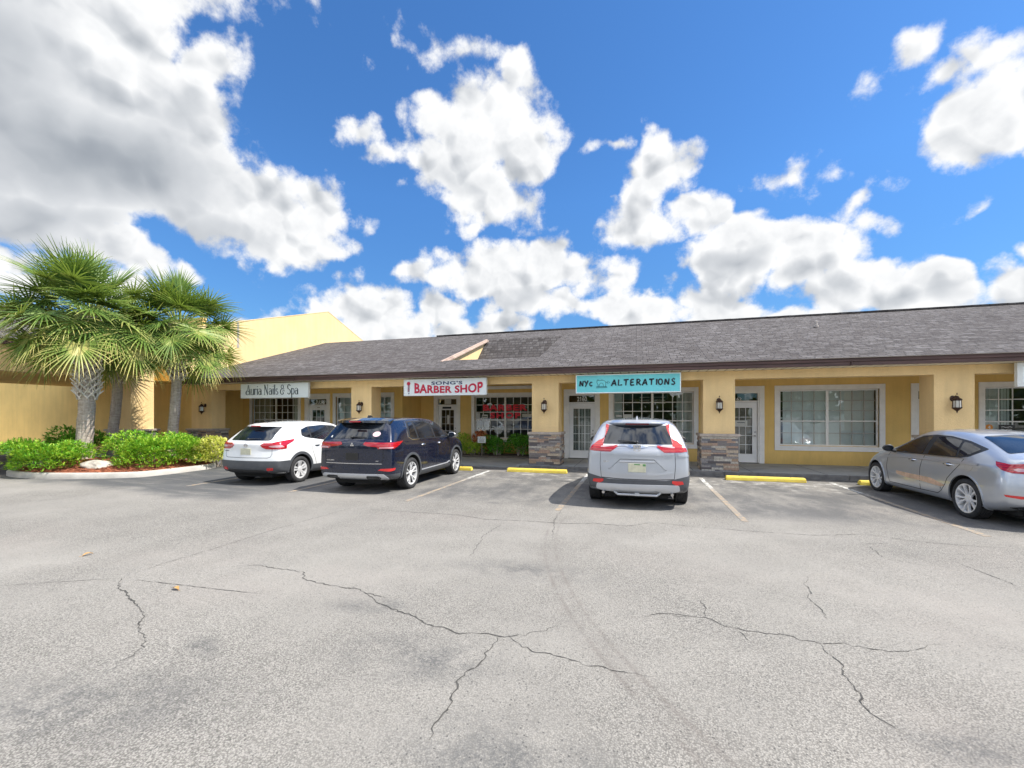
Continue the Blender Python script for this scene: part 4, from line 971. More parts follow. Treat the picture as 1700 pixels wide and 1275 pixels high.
def hand(txt, x, h, sp, wf):
    G_ = {'N': [[(0, 0), (.08, .95)], [(.08, .95), (.5, .02)], [(.5, .02), (.6, 1)]], 'Y': [[(0, 1), (.28, .5)], [(.62, 1.05), (.15, -.1)]], 'C': [[(.5, .62), (.3, .75), (.08, .5), (.1, .15), (.3, .02), (.52, .15)]],
          'A': [[(-.08, -.05), (.34, 1)], [(.34, 1), (.6, 0)], [(.08, .32), (.55, .38)]], 'L': [[(.1, 1), (.05, .05), (.6, .12)]], 'T': [[(0, .92), (.72, 1)], [(.36, .95), (.3, 0)]],
          'E': [[(.1, .95), (.05, .02)], [(.1, .95), (.55, 1)], [(.08, .5), (.48, .54)], [(.05, .02), (.58, .08)]], 'R': [[(.1, .98), (.04, 0)], [(.0, .93), (.35, 1.0), (.52, .78), (.35, .52), (.08, .48)], [(.25, .48), (.6, 0)]],
          'I': [[(.12, .98), (.08, .02)]], 'O': [[(.3 + .28 * cos(radians(a)), .5 + .46 * sin(radians(a))) for a in range(90, 460, 30)]], 'S': [[(.5, .85), (.3, 1), (.1, .8), (.2, .58), (.42, .42), (.48, .2), (.28, 0), (.02, .12)]]}
    for c_ in txt:
        for pl_ in G_[c_]:
            n = len(pl_); ws = [.040] * n if n > 2 else [.048, .036]
            stroke(mb, [(x + a * h * wf, 2.61 + .0 + b_ * h) for a, b_ in pl_], ws, 13.408)
        x += {'I': .26, 'L': .66, 'T': .76, 'C': .6}.get(c_, .72) * h * sp
    return x
hand('NYC', -1.70, .165, 1.22, 1.05); mb.build('sign_lettering', M['ink'], s, org=og); mb = MB()
hand('ALTERATIONS', -.735, .178, 1.40, 1.12); mb.build('sign_lettering', M['ink'], s, org=og); mb = MB()
def sm(p, w_=.009): stroke(mb, p, w_, 13.408)
ox, oz = -1.20, 2.555
sm([(ox, oz), (ox + .32, oz), (ox + .32, oz + .03), (ox, oz + .03), (ox, oz)]); sm([(ox + .02, oz + .03), (ox + .30, oz + .03)], .012)
sm([(ox + .02, oz + .22), (ox + .22, oz + .22), (ox + .28, oz + .18), (ox + .28, oz + .03)]); sm([(ox + .02, oz + .22), (ox + .02, oz + .15), (ox + .05, oz + .10), (ox + .06, oz + .04)])
sm([(ox + .09, oz + .04), (ox + .09, oz + .10), (ox + .13, oz + .14), (ox + .19, oz + .14), (ox + .21, oz + .08), (ox + .21, oz + .04)])
sm([(ox + .05, oz + .23), (ox + .05, oz + .26)]); sm([(ox + .17, oz + .22), (ox + .17, oz + .26)]); sm([(ox + .28, oz + .16), (ox + .33, oz + .16)]); sm([(ox + .33, oz + .12), (ox + .33, oz + .20)]); sm([(ox + .36, oz + .13), (ox + .40, oz + .16), (ox + .36, oz + .19)])
mb.build('sewing_machine_emblem', M['ink'], s, org=og)
sign(8.80, 11.9, 2.405, Z1 + .02, 'signwhite', 'blank white sign at the far right end of the eave', 'signedge', fr=.075)

# ------------------------------------------------------------------ wall lanterns
def lantern():
    r = empty('wall_lantern', (0, 0, 0), 'x', 'wall lantern', 'bronze lanterns on the columns')
    b = MB(); b.lathe([(.005, 0), (.055, 0), (.055, -.018), (.03, -.03), (.02, -.035)], (0, 0, 0), 'z', 14); b.v = [(q[0], q[2], q[1] * 1.35 + .15) for q in b.v]
    b.build('back_plate', M['bronze'], r, smooth=True, angle=40)
    b = MB(); b.tube([(0, -.03, .15), (0, -.07, .19), (0, -.13, .215), (0, -.17, .20), (0, -.17, .14)], .011, 8); b.tube([(0, -.03, .11), (0, -.08, .13), (0, -.12, .18)], .008, 8)
    b.lathe([(.016, .24), (.008, .28), (.002, .29)], (0, -.17, 0), n=8)
    b.build('arm', M['bronze'], r, smooth=True, angle=50)
    b = MB(); b.lathe([(.008, .215), (.03, .20), (.045, .165), (.085, .135), (.10, .115), (.10, .105), (.09, .10)], (0, -.17, 0), n=8); b.lathe([(.085, .10), (.09, .10), (.09, .088), (.085, .088)], (0, -.17, 0), n=8, closed=True)
    b.build('lantern_roof', M['bronze'], r)
    b = MB(); b.lathe([(.078, .09), (.082, -.08)], (0, -.17, 0), n=8); b.build('glass_body', M['lens'], r)
    b = MB()
    for k in range(8):
        a = 2 * pi * k / 8; b.tube([(.083 * cos(a), -.17 + .083 * sin(a), .095), (.088 * cos(a), -.17 + .088 * sin(a), -.085)], .0055, 5)
    b.lathe([(.09, -.08), (.105, -.088), (.10, -.10), (.06, -.135), (.035, -.16), (.018, -.175), (.016, -.19), (.008, -.215), (.001, -.225)], (0, -.17, 0), n=8)
    b.build('cage', M['bronze'], r)
    return r
lp = lantern()
LX = [(-17.20, 'bronze lantern on the leftmost column beside the palms'), (-9.70, 'bronze lantern on the column above the dark SUV'), (-2.86, 'bronze lantern between the barber window and door 2160'), (2.26, 'bronze lantern on the column right of the teal sign'), (7.72, 'bronze lantern on the column above the silver sedan')]
for i, (x, lb) in enumerate(LX):
    o = lp if i == 0 else copy_tree(lp); o.location = (x, YC - .004, 1.99); o['label'] = lb
# ------------------------------------------------------------------ wheel stops
def wheel_stop(xc, yc, ln, lb, mat='stop'):
    b = MB(); b.prism([(-.085, 0), (.085, 0), (.075, .07), (.05, .115), (-.05, .115), (-.075, .07)], -ln / 2, ln / 2, axis='x')
    b.v = [(q[0] * (1 - .02 * (q[2] > .1)), q[1] + .006 * sin(q[0] * 9), q[2]) for q in b.v]
    o = b.build('wheel_stop', M[mat], bevel=.012); o.location = (xc, yc, 0); o.rotation_euler = (0, 0, radians(U(-.6, .6)))
    tag(o, lb, 'wheel stop', 'concrete wheel stops along the bays')
    k = MB()
    for x in (-ln * .32, ln * .32): k.lathe([(.016, .112), (.016, .119), (.002, .119)], (x, 0, 0), n=8)
    k.build('rebar_pin', M['bronze'], o)
wheel_stop(-2.90, 12.72, 1.83, 'yellow wheel stop in the empty bay left of the silver SUV')
wheel_stop(3.18, 12.66, 1.86, 'yellow wheel stop in the empty bay right of the silver SUV')
wheel_stop(-5.85, 12.60, 1.83, 'yellow wheel stop in front of the dark SUV')
wheel_stop(6.15, 12.62, 1.83, 'yellow wheel stop under the nose of the silver sedan')
wheel_stop(-9.1, 12.7, 1.83, 'yellow wheel stop in front of the white SUV')
wheel_stop(.1, 12.74, 1.83, 'yellow wheel stop in front of the silver SUV')

# ------------------------------------------------------------------ planting island
isl = [(-13.25, 11.9), (-13.0, 8.9), (-13.5, 8.35), (-15.0, 7.78), (-16.4, 7.60), (-17.6, 7.95), (-18.5, 8.9), (-18.7, 11.8)]
def smooth_loop(pts, it=3):
    for _ in range(it):
        q = []
        for i in range(len(pts)):
            a, b_ = Vector(pts[i]), Vector(pts[(i + 1) % len(pts)]); q += [tuple(a.lerp(b_, .25)), tuple(a.lerp(b_, .75))]
        pts = q
    return pts
loop = smooth_loop(isl); n = len(loop); cx = sum(p[0] for p in loop) / n; cy = sum(p[1] for p in loop) / n
def inset(d): 
    out = []
    for i in range(n):
        a, b_ = Vector(loop[i - 1]), Vector(loop[(i + 1) % n]); t = (b_ - a).normalized(); nn = Vector((-t.y, t.x))
        if nn.dot(Vector((cx, cy)) - Vector(loop[i])) < 0: nn = -nn
        q = Vector(loop[i]) + nn * d; out.append((q.x, q.y))
    return out
mb = MB(); A_, B_, C_ = loop, inset(.03), inset(.13)
vs = [(x, y, -.05) for x, y in A_] + [(x, y, .11) for x, y in A_] + [(x, y, .15) for x, y in B_] + [(x, y, .15) for x, y in C_] + [(x, y, 0) for x, y in C_]
mb.add(vs, [(k * n + i, k * n + (i + 1) % n, (k + 1) * n + (i + 1) % n, (k + 1) * n + i) for k in range(4) for i in range(n)])
tag(mb.build('island_kerb', M['kerbc'], smooth=True, angle=50), kind='structure')
mb = MB(); C2 = inset(.135); rings = []
def isl_z(x, y, t): return .13 + .30 * (1 - t) ** .8 + .05 * sin(x * 3) * cos(y * 2.3) * (1 - t)
vs = []; K = 10
for k in range(K + 1):
    t = 1 - k / K
    for (x, y) in C2: xx, yy = cx + (x - cx) * t, cy + (y - cy) * t; vs.append((xx, yy, isl_z(xx, yy, t) + U(-.012, .012)))
mb.add(vs, [(k * n + i, k * n + (i + 1) % n, (k + 1) * n + (i + 1) % n, (k + 1) * n + i) for k in range(K) for i in range(n)])
tag(mb.build('island_mulch', M['mulch'], smooth=True), kind='structure')
# mulch chips
mb = MB()
for _ in range(2600):
    k = random.randrange(n); t = sqrt(U(.35, .98)); x = cx + (C2[k][0] - cx) * t + U(-.1, .1); y = cy + (C2[k][1] - cy) * t; z = isl_z(x, y, t) + .012
    a = U(0, pi); l, w_ = U(.02, .05), U(.006, .014); c_, s2 = cos(a), sin(a); e = U(-.012, .02)
    mb.add([(x - c_ * l - s2 * w_, y - s2 * l + c_ * w_, z), (x + c_ * l - s2 * w_, y + s2 * l + c_ * w_, z + e), (x + c_ * l + s2 * w_, y + s2 * l - c_ * w_, z + e), (x - c_ * l + s2 * w_, y - s2 * l - c_ * w_, z)], [(0, 1, 2, 3)])
tag(mb.build('bark_chips', M['mulch'], fixn=False), kind='stuff')
# soil bed before the barber's window
mb = MB(); mb.box(-9.4, -3.25, 16.55, 17.80, -.05, .06); tag(mb.build('flower_bed', M['soil']), kind='structure')

# ------------------------------------------------------------------ foliage makers
def leaf(mb, c, d, up, l, w_, tint, fold=.25, seg=2, droop=.3):
    """a pointed leaf from c along d"""
    d = d.normalized(); sd_ = d.cross(up); sd_ = sd_.normalized() if sd_.length > 1e-4 else Vector((1, 0, 0)); nn = sd_.cross(d)
    m_ = c + d * l * .5 - Vector((0, 0, l * droop * .18)); t = c + d * l - Vector((0, 0, l * droop * .6))
    mb.add([c, m_ + sd_ * w_ / 2 + nn * w_ * fold, t, m_ - sd_ * w_ / 2 + nn * w_ * fold, m_], [(0, 1, 4), (1, 2, 4), (4, 2, 3), (0, 4, 3)], 0, max(.001, tint))
def bush(name, c, rad, nleaf, ll, lw, mat, label, cat='shrub', group=None, tl=(0, 1), shape=.0, up=.6, lumps=9, stems=True, seed=1):
    """mound of leaves: leaf rosettes spread through lumpy volume"""
    rr = random.Random(seed); u = rr.uniform
    o = None; cx_, cy_, cz = c; rx, ry, rzz = rad
    mb = MB()
    lm = [(u(-.6, .6), u(-.6, .6), u(.2, .75), u(.35, .55)) for _ in range(lumps)] + [(0, 0, .3, .75)]
    cnt = 0
    while cnt < nleaf:
        l_ = rr.choice(lm)
        th = u(0, 2 * pi); ph = math.acos(u(-.25, 1)); r_ = l_[3] * (u(.55, 1.0) ** .5) * u(.86, 1.12)
        x = l_[0] + r_ * sin(ph) * cos(th); y = l_[1] + r_ * sin(ph) * sin(th); z = l_[2] + r_ * cos(ph) * .8
        if z < 0 or x * x + y * y > 1.15: continue
        p_ = Vector((cx_ + x * rx, cy_ + y * ry, cz + z * rzz))
        out = Vector((x - l_[0] * .4, y - l_[1] * .4, up + z * .3)).normalized()
        tn = u(*tl)
        if rr.random() < .12: tn = min(1, tn + .35)
        k = rr.randint(2, 4)
        for _ in range(k):
            d = (out + Vector((u(-.9, .9), u(-.9, .9), u(-.5, .7)))).normalized()
            leaf(mb, p_, d, Vector((u(-.3, .3), u(-.3, .3), 1)), ll * u(.6, 1.25), lw * u(.7, 1.2), min(1, max(0, tn + u(-.15, .15))), droop=u(0, .8))
            cnt += 1
    root = empty(name, (cx_, cy_, cz), label, cat, group)
    mb.build('foliage', M[mat], root, org=(cx_, cy_, cz), fixn=False)
    if stems:
        sm_ = MB()
        for _ in range(14):
            a = u(0, 2 * pi); q = u(.1, .6); sm_.tube([(cx_ + .1 * cos(a), cy_ + .1 * sin(a), cz - .03), (cx_ + rx * q * cos(a) * .6, cy_ + ry * q * sin(a) * .6, cz + rzz * .35), (cx_ + rx * q * cos(a), cy_ + ry * q * sin(a), cz + rzz * .75)], [.014, .010, .004], 5)
        sm_.build('stem', M['bark'], root, org=(cx_, cy_, cz))
    return root
GI = 'low shrubs on the planting island'
bush('shrub', (-16.35, 8.28, .10), (1.62, .78, .84), 11000, .115, .032, 'shrub', 'bright green fine leaved mound in front of the thickest palm trunk', group=GI, seed=3)
bush('shrub', (-17.75, 9.75, .20), (1.0, .75, 1.05), 4600, .12, .038, 'shrub', 'darker green shrub behind the bright mound at the left island end', group=GI, tl=(0, .55), seed=4)
bush('shrub', (-14.15, 9.75, .12), (1.38, 1.15, .98), 11500, .125, .034, 'shrub', 'widest bright green mound right of the pale rock', group=GI, tl=(.15, 1), seed=5)
bush('shrub', (-15.95, 10.3, .28), (.75, .55, .60), 2200, .13, .05, 'shrub', 'dark green low plant between the palm trunks', group=GI, tl=(0, .5), seed=6)
bush('shrub', (-13.30, 11.15, .06), (.62, 1.15, 1.0), 5200, .10, .046, 'yshrub', 'yellow variegated shrub beside the white SUV', group=GI, tl=(.1, 1), seed=7)
# rock and dried frond
bm = bmesh.new(); bmesh.ops.create_icosphere(bm, subdivisions=4, radius=1)
from mathutils import noise as mn
for v in bm.verts:
    q = v.co.copy(); f = 1 + .28 * mn.noise(q * 1.3) + .10 * mn.noise(q * 4) + .04 * mn.noise(q * 11); v.co = Vector((q.x * f * .42, q.y * f * .26, q.z * f * .17))
me = bpy.data.meshes.new('island_rock'); bm.to_mesh(me); bm.free(); me.materials.append(M['rock']); me.polygons.foreach_set('use_smooth', [True] * len(me.polygons))
o = bpy.data.objects.new('island_rock', me); COL.objects.link(o); o.location = (-14.75, 8.62, .26); o.rotation_euler = (.1, .06, .35); tag(o, 'pale weathered rock lying on the mulch between two green mounds', 'rock')
mb = MB()
for k in range(16):
    a = radians(200 + k * 9); d = Vector((cos(a), .4 * sin(a) - .2, .35 + .3 * sin(k))); p0 = Vector((-15.35, 9.45, .72)); l = U(.35, .62)
    mb.tube([p0, p0 + d * l * .5, p0 + d * l + Vector((0, 0, -.18))], [.018, .014, .003], 4)
mb.tube([(-15.35, 9.45, .72), (-15.4, 9.8, .60), (-15.6, 10.2, .4)], .022, 6)
tag(mb.build('dried_frond', M['deadleaf']), 'brown dried palm frond fallen on the shrubs', 'fallen frond')

# ------------------------------------------------------------------ sabal palms
def palm(x, y, z0, zc, tr, crown_r, nf, label, seed, lean=(0, 0), boots=True, zb=None, dead=0, tshift=0.0):
    rr = random.Random(seed); u = rr.uniform
    root = empty('cabbage_palm', (x, y, z0), label, 'palm tree', 'palms on the planting island'); og = (x, y, z0)
    top = Vector((x + lean[0], y + lean[1], zc)); base = Vector((x, y, z0 - .25))
    def ax(z): t = (z - base.z) / (top.z - base.z); return base.lerp(top, t) + Vector((.05 * sin(t * 3), .03 * sin(t * 4), 0))
    mb = MB(); H_ = top.z - base.z; K = 60; nn = 20; vs = []
    for i in range(K + 1):
        z = base.z + H_ * i / K; c_ = ax(z); t = i / K
        r_ = tr * (1.12 - .18 * t + .28 * max(0, .10 - t) / .10) * (1 + .018 * sin(i * 2.1) + .012 * u(-1, 1))
        for k in range(nn):
            a = 2 * pi * k / nn; r2 = r_ * (1 + .03 * sin(a * 5 + i * .7) + u(-.012, .012)); vs.append((c_.x + r2 * cos(a), c_.y + r2 * sin(a), z))
    mb.add(vs, [(i * nn + k, i * nn + (k + 1) % nn, (i + 1) * nn + (k + 1) % nn, (i + 1) * nn + k) for i in range(K) for k in range(nn)])
    mb.build('trunk', M['bark'], root, smooth=True, org=og)
    # old leaf bases crossing each other
    if boots:
        zb = zb or (zc - 1.3); b = MB(); rows = int((zc - zb) / .105)
        for i in range(rows):
            z = zb + i * .105; c_ = ax(z)
            for k in range(7):
                a = 2 * pi * (k + .5 * (i % 2)) / 7 + u(-.08, .08); o_ = Vector((cos(a), sin(a), 0)); tn = Vector((-sin(a), cos(a), 0))
                for sg in (-1, 1):   # the split base: two straps in a V
                    p0 = c_ + o_ * tr * 1.02 + tn * sg * .115 - Vector((0, 0, .03)); p1 = c_ + o_ * (tr + .055) + tn * sg * .03 + Vector((0, 0, .10)); p2 = c_ + o_ * (tr + u(.10, .20)) - tn * sg * .012 + Vector((0, 0, u(.20, .27)))
                    w_ = .028
                    vs = []
                    for p_, ww in ((p0, w_ * 1.2), (p1, w_ * 1.2), (p2, w_ * .7)):
                        vs += [p_ + Vector((0, 0, ww)), p_ + o_ * .02, p_ - Vector((0, 0, ww)), p_ - o_ * .02]
                    b.add(vs, [(j * 4 + q, j * 4 + (q + 1) % 4, j * 4 + 4 + (q + 1) % 4, j * 4 + 4 + q) for j in range(2) for q in range(4)] + [(0, 1, 2, 3), (8, 9, 10, 11)])
        b.build('leaf_bases', M['boot'], root, org=og)
    # fans
    mb = MB(); st = MB()
    for i in range(nf):
        f = (i + .5) / nf; a = i * 2.39996 + u(-.25, .25)
        el_ = radians(82 - 112 * f ** .9 + u(-15, 13))        # from upright to hanging
        o_ = Vector((cos(a), sin(a), 0)); d = (o_ * cos(el_) + Vector((0, 0, sin(el_)))).normalized()
        pl_ = crown_r * u(.26, .58) * (1.0 if f > .2 else .85)
        hb = top + Vector((0, 0, .05 - .38 * f)) + o_ * tr * .6
        hub = hb + d * pl_ + Vector((0, 0, -.20 * pl_ * max(0, cos(el_)))); mid = hb + d * pl_ * .5 + Vector((0, 0, .07))
        st.tube([hb, mid, hub], [.020, .013, .010], 4, 0, .62)
        dd = (hub - mid).normalized()
        dd = (dd + Vector((0, 0, -.15 - .30 * f - 1.1 * max(0, f - .5)))).normalized() if f > .12 else dd
        sd_ = dd.cross(Vector((0, 0, 1))); sd_ = sd_.normalized() if sd_.length > .15 else o_.cross(Vector((0, 0, 1))).normalized()
        rl = u(-.45, .45); upv = sd_.cross(dd).normalized(); sd_, upv = (sd_ * cos(rl) + upv * sin(rl)), (upv * cos(rl) - sd_ * sin(rl))
        nl = 30; L_ = crown_r * u(.34, .46); young = f < .06
        ft = u(0, .36) + .42 * max(0, f - .3)
        for j in range(nl):
            q = (j + .5) / nl * 2 - 1; th = q * radians(122 if not young else 55)
            ld = (dd * cos(th) + sd_ * sin(th) + upv * (.20 * abs(q) + u(-.08, .08))).normalized()
            ln = L_ * (1.06 - .22 * abs(q) ** 2.0) * u(.84, 1.1); w_ = .021
            wv = ld.cross(upv).normalized()
            st0 = hub + ld * .02 + dd * (.10 * (1 - abs(q))); P_ = [st0]; dir_ = ld.copy(); ns = 4
            dr_ = (.02 + .06 * f) * u(.5, 2.0)
            for s3 in range(ns):
                dir_ = (dir_ + Vector((0, 0, -dr_ * (s3 * 1.0) ** 1.5 * .55))).normalized(); P_.append(P_[-1] + dir_ * ln / ns)
            W2 = [w_ * 1.0, w_ * 1.15, w_ * .9, w_ * .5, .002]
            vs = []
            for p_, ww in zip(P_, W2): vs += [p_ + wv * ww - upv * ww * .35, p_ + upv * ww * .25, p_ - wv * ww - upv * ww * .35]
            tb = min(.95, max(.02, ft + u(-.16, .18)))
            for s3 in range(ns):
                tt = min(1, tb + (.12, .0, .06, .24)[s3] * (1 + f))
                b0 = s3 * 3
                mb.add([vs[b0], vs[b0 + 1], vs[b0 + 4], vs[b0 + 3]], [(0, 1, 2, 3)], 0, tt); mb.add([vs[b0 + 1], vs[b0 + 2], vs[b0 + 5], vs[b0 + 4]], [(0, 1, 2, 3)], 0, tt)
    mb.build('crown', M['palm'], root, org=og, fixn=False); st.build('petioles', M['petiole'], root, org=og)
    # dead hanging leaves and flower stalk remains
    if dead:
        b = MB()
        for i in range(dead):
            a = u(0, 2 * pi); o_ = Vector((cos(a), sin(a), 0)); p0 = top + Vector((0, 0, u(-1.25, -.75))) + o_ * tr; l = u(.25, .6)
            p1 = p0 + o_ * l * .8 + Vector((0, 0, u(-.02, .15))); p2 = p1 + o_ * .12 + Vector((0, 0, -u(.1, .35)))
            b.tube([p0, p1, p2], [.022, .016, .006], 5)
            for _ in range(5):
                e = Vector((u(-1, 1), u(-1, 1), -u(.8, 2))).normalized(); b.tube([p1, p1 + e * u(.1, .22), p1 + e * u(.2, .42)], [.012, .01, .002], 3)
        b.build('dead_fronds', M['deadleaf'], root, org=og)
    return root
M['boot'] = simple('leaf_base', (.70, .64, .57), .9, var=.35, vscale=9)
M['petiole'] = simple('petiole', (.36, .42, .10), .5, var=.15)
palm(-16.42, 9.15, .40, 4.76, .19, 2.55, 88, 'thickest front palm with crisscross leaf bases and pale trunk', 11, lean=(.12, .1), zb=2.25, dead=6)
palm(-17.95, 10.75, .30, 4.45, .14, 2.05, 42, 'middle palm with darker trunk behind the thickest palm', 12, lean=(.35, .2), zb=2.9, dead=16)
palm(-15.75, 11.25, .25, 4.85, .145, 2.42, 64, 'right hand palm with slim trunk beside the roof corner', 13, lean=(.35, .1), zb=3.0, dead=14)

# ------------------------------------------------------------------ bed before the barber's window
GB = 'plants in the bed under the barber window'
bush('hedge_shrub', (-5.55, 16.95, .05), (.80, .40, .78), 3600, .085, .040, 'hedge', 'left part of the green leafy hedge behind the small notice', 'shrub', GB, seed=21)
bush('hedge_shrub', (-4.55, 16.95, .05), (.78, .42, .84), 4200, .085, .040, 'hedge', 'right part of the green leafy hedge under the barber window', 'shrub', GB, seed=22)
bush('dark_red_shrub', (-3.75, 16.85, .05), (.38, .38, .62), 1500, .12, .035, 'dracaena', 'dark red and green shrub beside the stone base', 'shrub', GB, tl=(0, 1), seed=23)
bush('croton_shrub', (-6.28, 17.15, .05), (.50, .32, 1.0), 1500, .13, .05, 'croton', 'red and orange croton in front of the barber window', 'shrub', GB, tl=(0, 1), lumps=5, seed=24)
bush('lime_shrub', (-7.05, 17.0, .05), (.36, .34, .92), 1300, .15, .045, 'lime', 'lime green upright plant beside the barber door', 'shrub', GB, tl=(0, 1), seed=25)
bush('lime_shrub', (-6.55, 16.85, .05), (.40, .32, .52), 1500, .11, .04, 'lime', 'low lime green plant below the croton', 'shrub', GB, tl=(0, .8), seed=26)
s = empty('notice_stake', (-6.02, 16.45, 0), 'small white notice on a stake in front of the hedge', 'notice')
mb = MB(); mb.box(-6.19, -5.85, 16.44, 16.452, .62, .88); mb.build('notice_panel', M['signwhite'], s, org=(-6.02, 16.45, 0), bevel=.002)
mb = MB(); mb.tube([(-6.02, 16.46, 0), (-6.02, 16.46, .64)], .01, 6); mb.build('stake', M['satin'], s, org=(-6.02, 16.45, 0))
mb = MB()
for i, w_ in enumerate((.08, .13, .10, .12)):
    stroke(mb, [(-6.02 - w_ + q * w_ / 6, .822 - i * .052 + .006 * sin(q * 2.3 + i)) for q in range(13)], .014, 16.436)
mb.build('notice_print', M['ink'], s, org=(-6.02, 16.45, 0))
# ------------------------------------------------------------------ cars
# car space: x to the right, y forward from the rear bumper (s), z up; the root sits under the rear axle
KZ = [9.0, 1.0]
def kz(z): return z if z < KZ[0] else KZ[0] + (z - KZ[0]) * KZ[1]
def interp(tab, x):
    if x <= tab[0][0]: return tab[0][1]
    for (a, va), (b_, vb) in zip(tab[:-1], tab[1:]):
        if x <= b_: return va + (vb - va) * (x - a) / (b_ - a)
    return tab[-1][1]
FR = (-1, -.72, -.38, 0, .38, .72, 1)
def car_surface(sp):
    ST = [(a, b_, c_, kz(d), e, f, g) for a, b_, c_, d, e, f, g in sp['st']]; sp['rp'] = [(kz(z), v) for z, v in sp['rp']]; ns = len(ST); nj = 7; nk = 9; Lc = sp['L']
    def rows(i):
        s_, zb, zs, zt, yw, yb, yt = ST[i]
        g = zt - zs
        return [(yw * .90, zb), (yw * .975, zb + .05), (yw * 1.0, zb + .36 * (zs - zb)), (yw * .997, zb + .70 * (zs - zb)), (yb + (yw - yb) * .55, zs - .055), (yb, zs),
                (yb + (yt - yb) * .42 + .012, zs + g * .48), (yt + .035, zt - min(.085, g * .22)), (yt - .045, zt - min(.02, g * .06))]
    RW = [rows(i) for i in range(ns)]
    def pos_(i, j, k):
        s_ = ST[i][0]; w_, z = RW[i][k]; f = FR[j]
        if k == 8: z = z + sp.get('crown', .03) * (1 - f * f)
        x = f * w_
        y = s_
        if s_ < sp['sc']: y += interp(sp['rp'], z) * (1 - s_ / sp['sc'])
        if s_ > Lc - sp['fc']: y -= interp(sp['fp'], z) * (1 - (Lc - s_) / sp['fc'])
        y += sp['rb'] * f * f * max(0, 1 - s_ / .45); y -= sp['fb'] * f * f * max(0, 1 - (Lc - s_) / .6)
        return (x, y, z)
    idx = {}; vs = []
    def V(i, j, k):
        if (i, j, k) not in idx: idx[(i, j, k)] = len(vs); vs.append(pos_(i, j, k))
        return idx[(i, j, k)]
    fs = []
    for i in (0, ns - 1):
        for j in range(nj - 1):
            for k in range(nk - 1):
                q = [V(i, j, k), V(i, j + 1, k), V(i, j + 1, k + 1), V(i, j, k + 1)]; fs.append(q if i == 0 else q[::-1])
    for j in (0, nj - 1):
        for i in range(ns - 1):
            for k in range(nk - 1):
                q = [V(i, j, k), V(i + 1, j, k), V(i + 1, j, k + 1), V(i, j, k + 1)]; fs.append(q if j == nj - 1 else q[::-1])
    for k in (0, nk - 1):
        for i in range(ns - 1):
            for j in range(nj - 1):
                q = [V(i, j, k), V(i, j + 1, k), V(i + 1, j + 1, k), V(i + 1, j, k)]; fs.append(q if k == nk - 1 else q[::-1])
    return vs, fs
def eval_mesh(o):
    dg = bpy.context.evaluated_depsgraph_get(); dg.update()
    return bpy.data.meshes.new_from_object(o.evaluated_get(dg))
def side_map(sgn):      # (u = s along the car, v = z) seen from the side
    return lambda u, v: (Vector((sgn * 3, u, kz(v))), Vector((-sgn, 0, 0)))
def top_map():
    return lambda u, v: (Vector((u, v, 4)), Vector((0, 0, -1)))
def wrap_map(W2, Rc=.34):  # u = signed distance from the centre line round the rear corner, v = z
    def f(u, v):
        a = abs(u); sg = 1 if u >= 0 else -1; e = W2 - Rc; o_ = 1.0
        if a <= e: p_ = Vector((a, 0)); d = Vector((0, 1))
        elif a <= e + Rc * pi / 2:
            t = (a - e) / Rc; p_ = Vector((e + Rc * sin(t), Rc - Rc * cos(t))); d = Vector((-sin(t), cos(t)))
        else: p_ = Vector((W2, Rc + a - e - Rc * pi / 2)); d = Vector((-1, 0))
        p_ = p_ - d * o_
        return Vector((sg * p_.x, p_.y, kz(v))), Vector((sg * d.x, d.y, 0))
    return f
def resample(poly, step, closed=True):
    out = []
    m_ = len(poly)
    for i in range(m_ if closed else m_ - 1):
        a, b_ = Vector(poly[i]), Vector(poly[(i + 1) % m_]); n_ = max(1, int(math.ceil((b_ - a).length / step)))
        out += [a.lerp(b_, k / n_) for k in range(n_)]
    if not closed: out.append(Vector(poly[-1]))
    return out
def rounded(poly, r, n_=4):
    out = []; m_ = len(poly)
    for i in range(m_):
        p0, p1, p2 = Vector(poly[i - 1]), Vector(poly[i]), Vector(poly[(i + 1) % m_])
        rr = min(r, (p0 - p1).length * .45, (p2 - p1).length * .45)
        a = p1 + (p0 - p1).normalized() * rr; b_ = p1 + (p2 - p1).normalized() * rr
        for k in range(n_ + 1):
            t = k / n_; out.append(tuple(a * (1 - t) ** 2 + p1 * 2 * t * (1 - t) + b_ * t * t))
    return out
def cast(bvh, o_, d, off):
    h, nn, i_, ds_ = bvh.ray_cast(o_, d, 6)
    if h is None:
        h, nn, i_, ds_ = bvh.find_nearest(o_ + d * 2)
    if nn.dot(d) > 0: nn = -nn
    return h + nn * off, nn
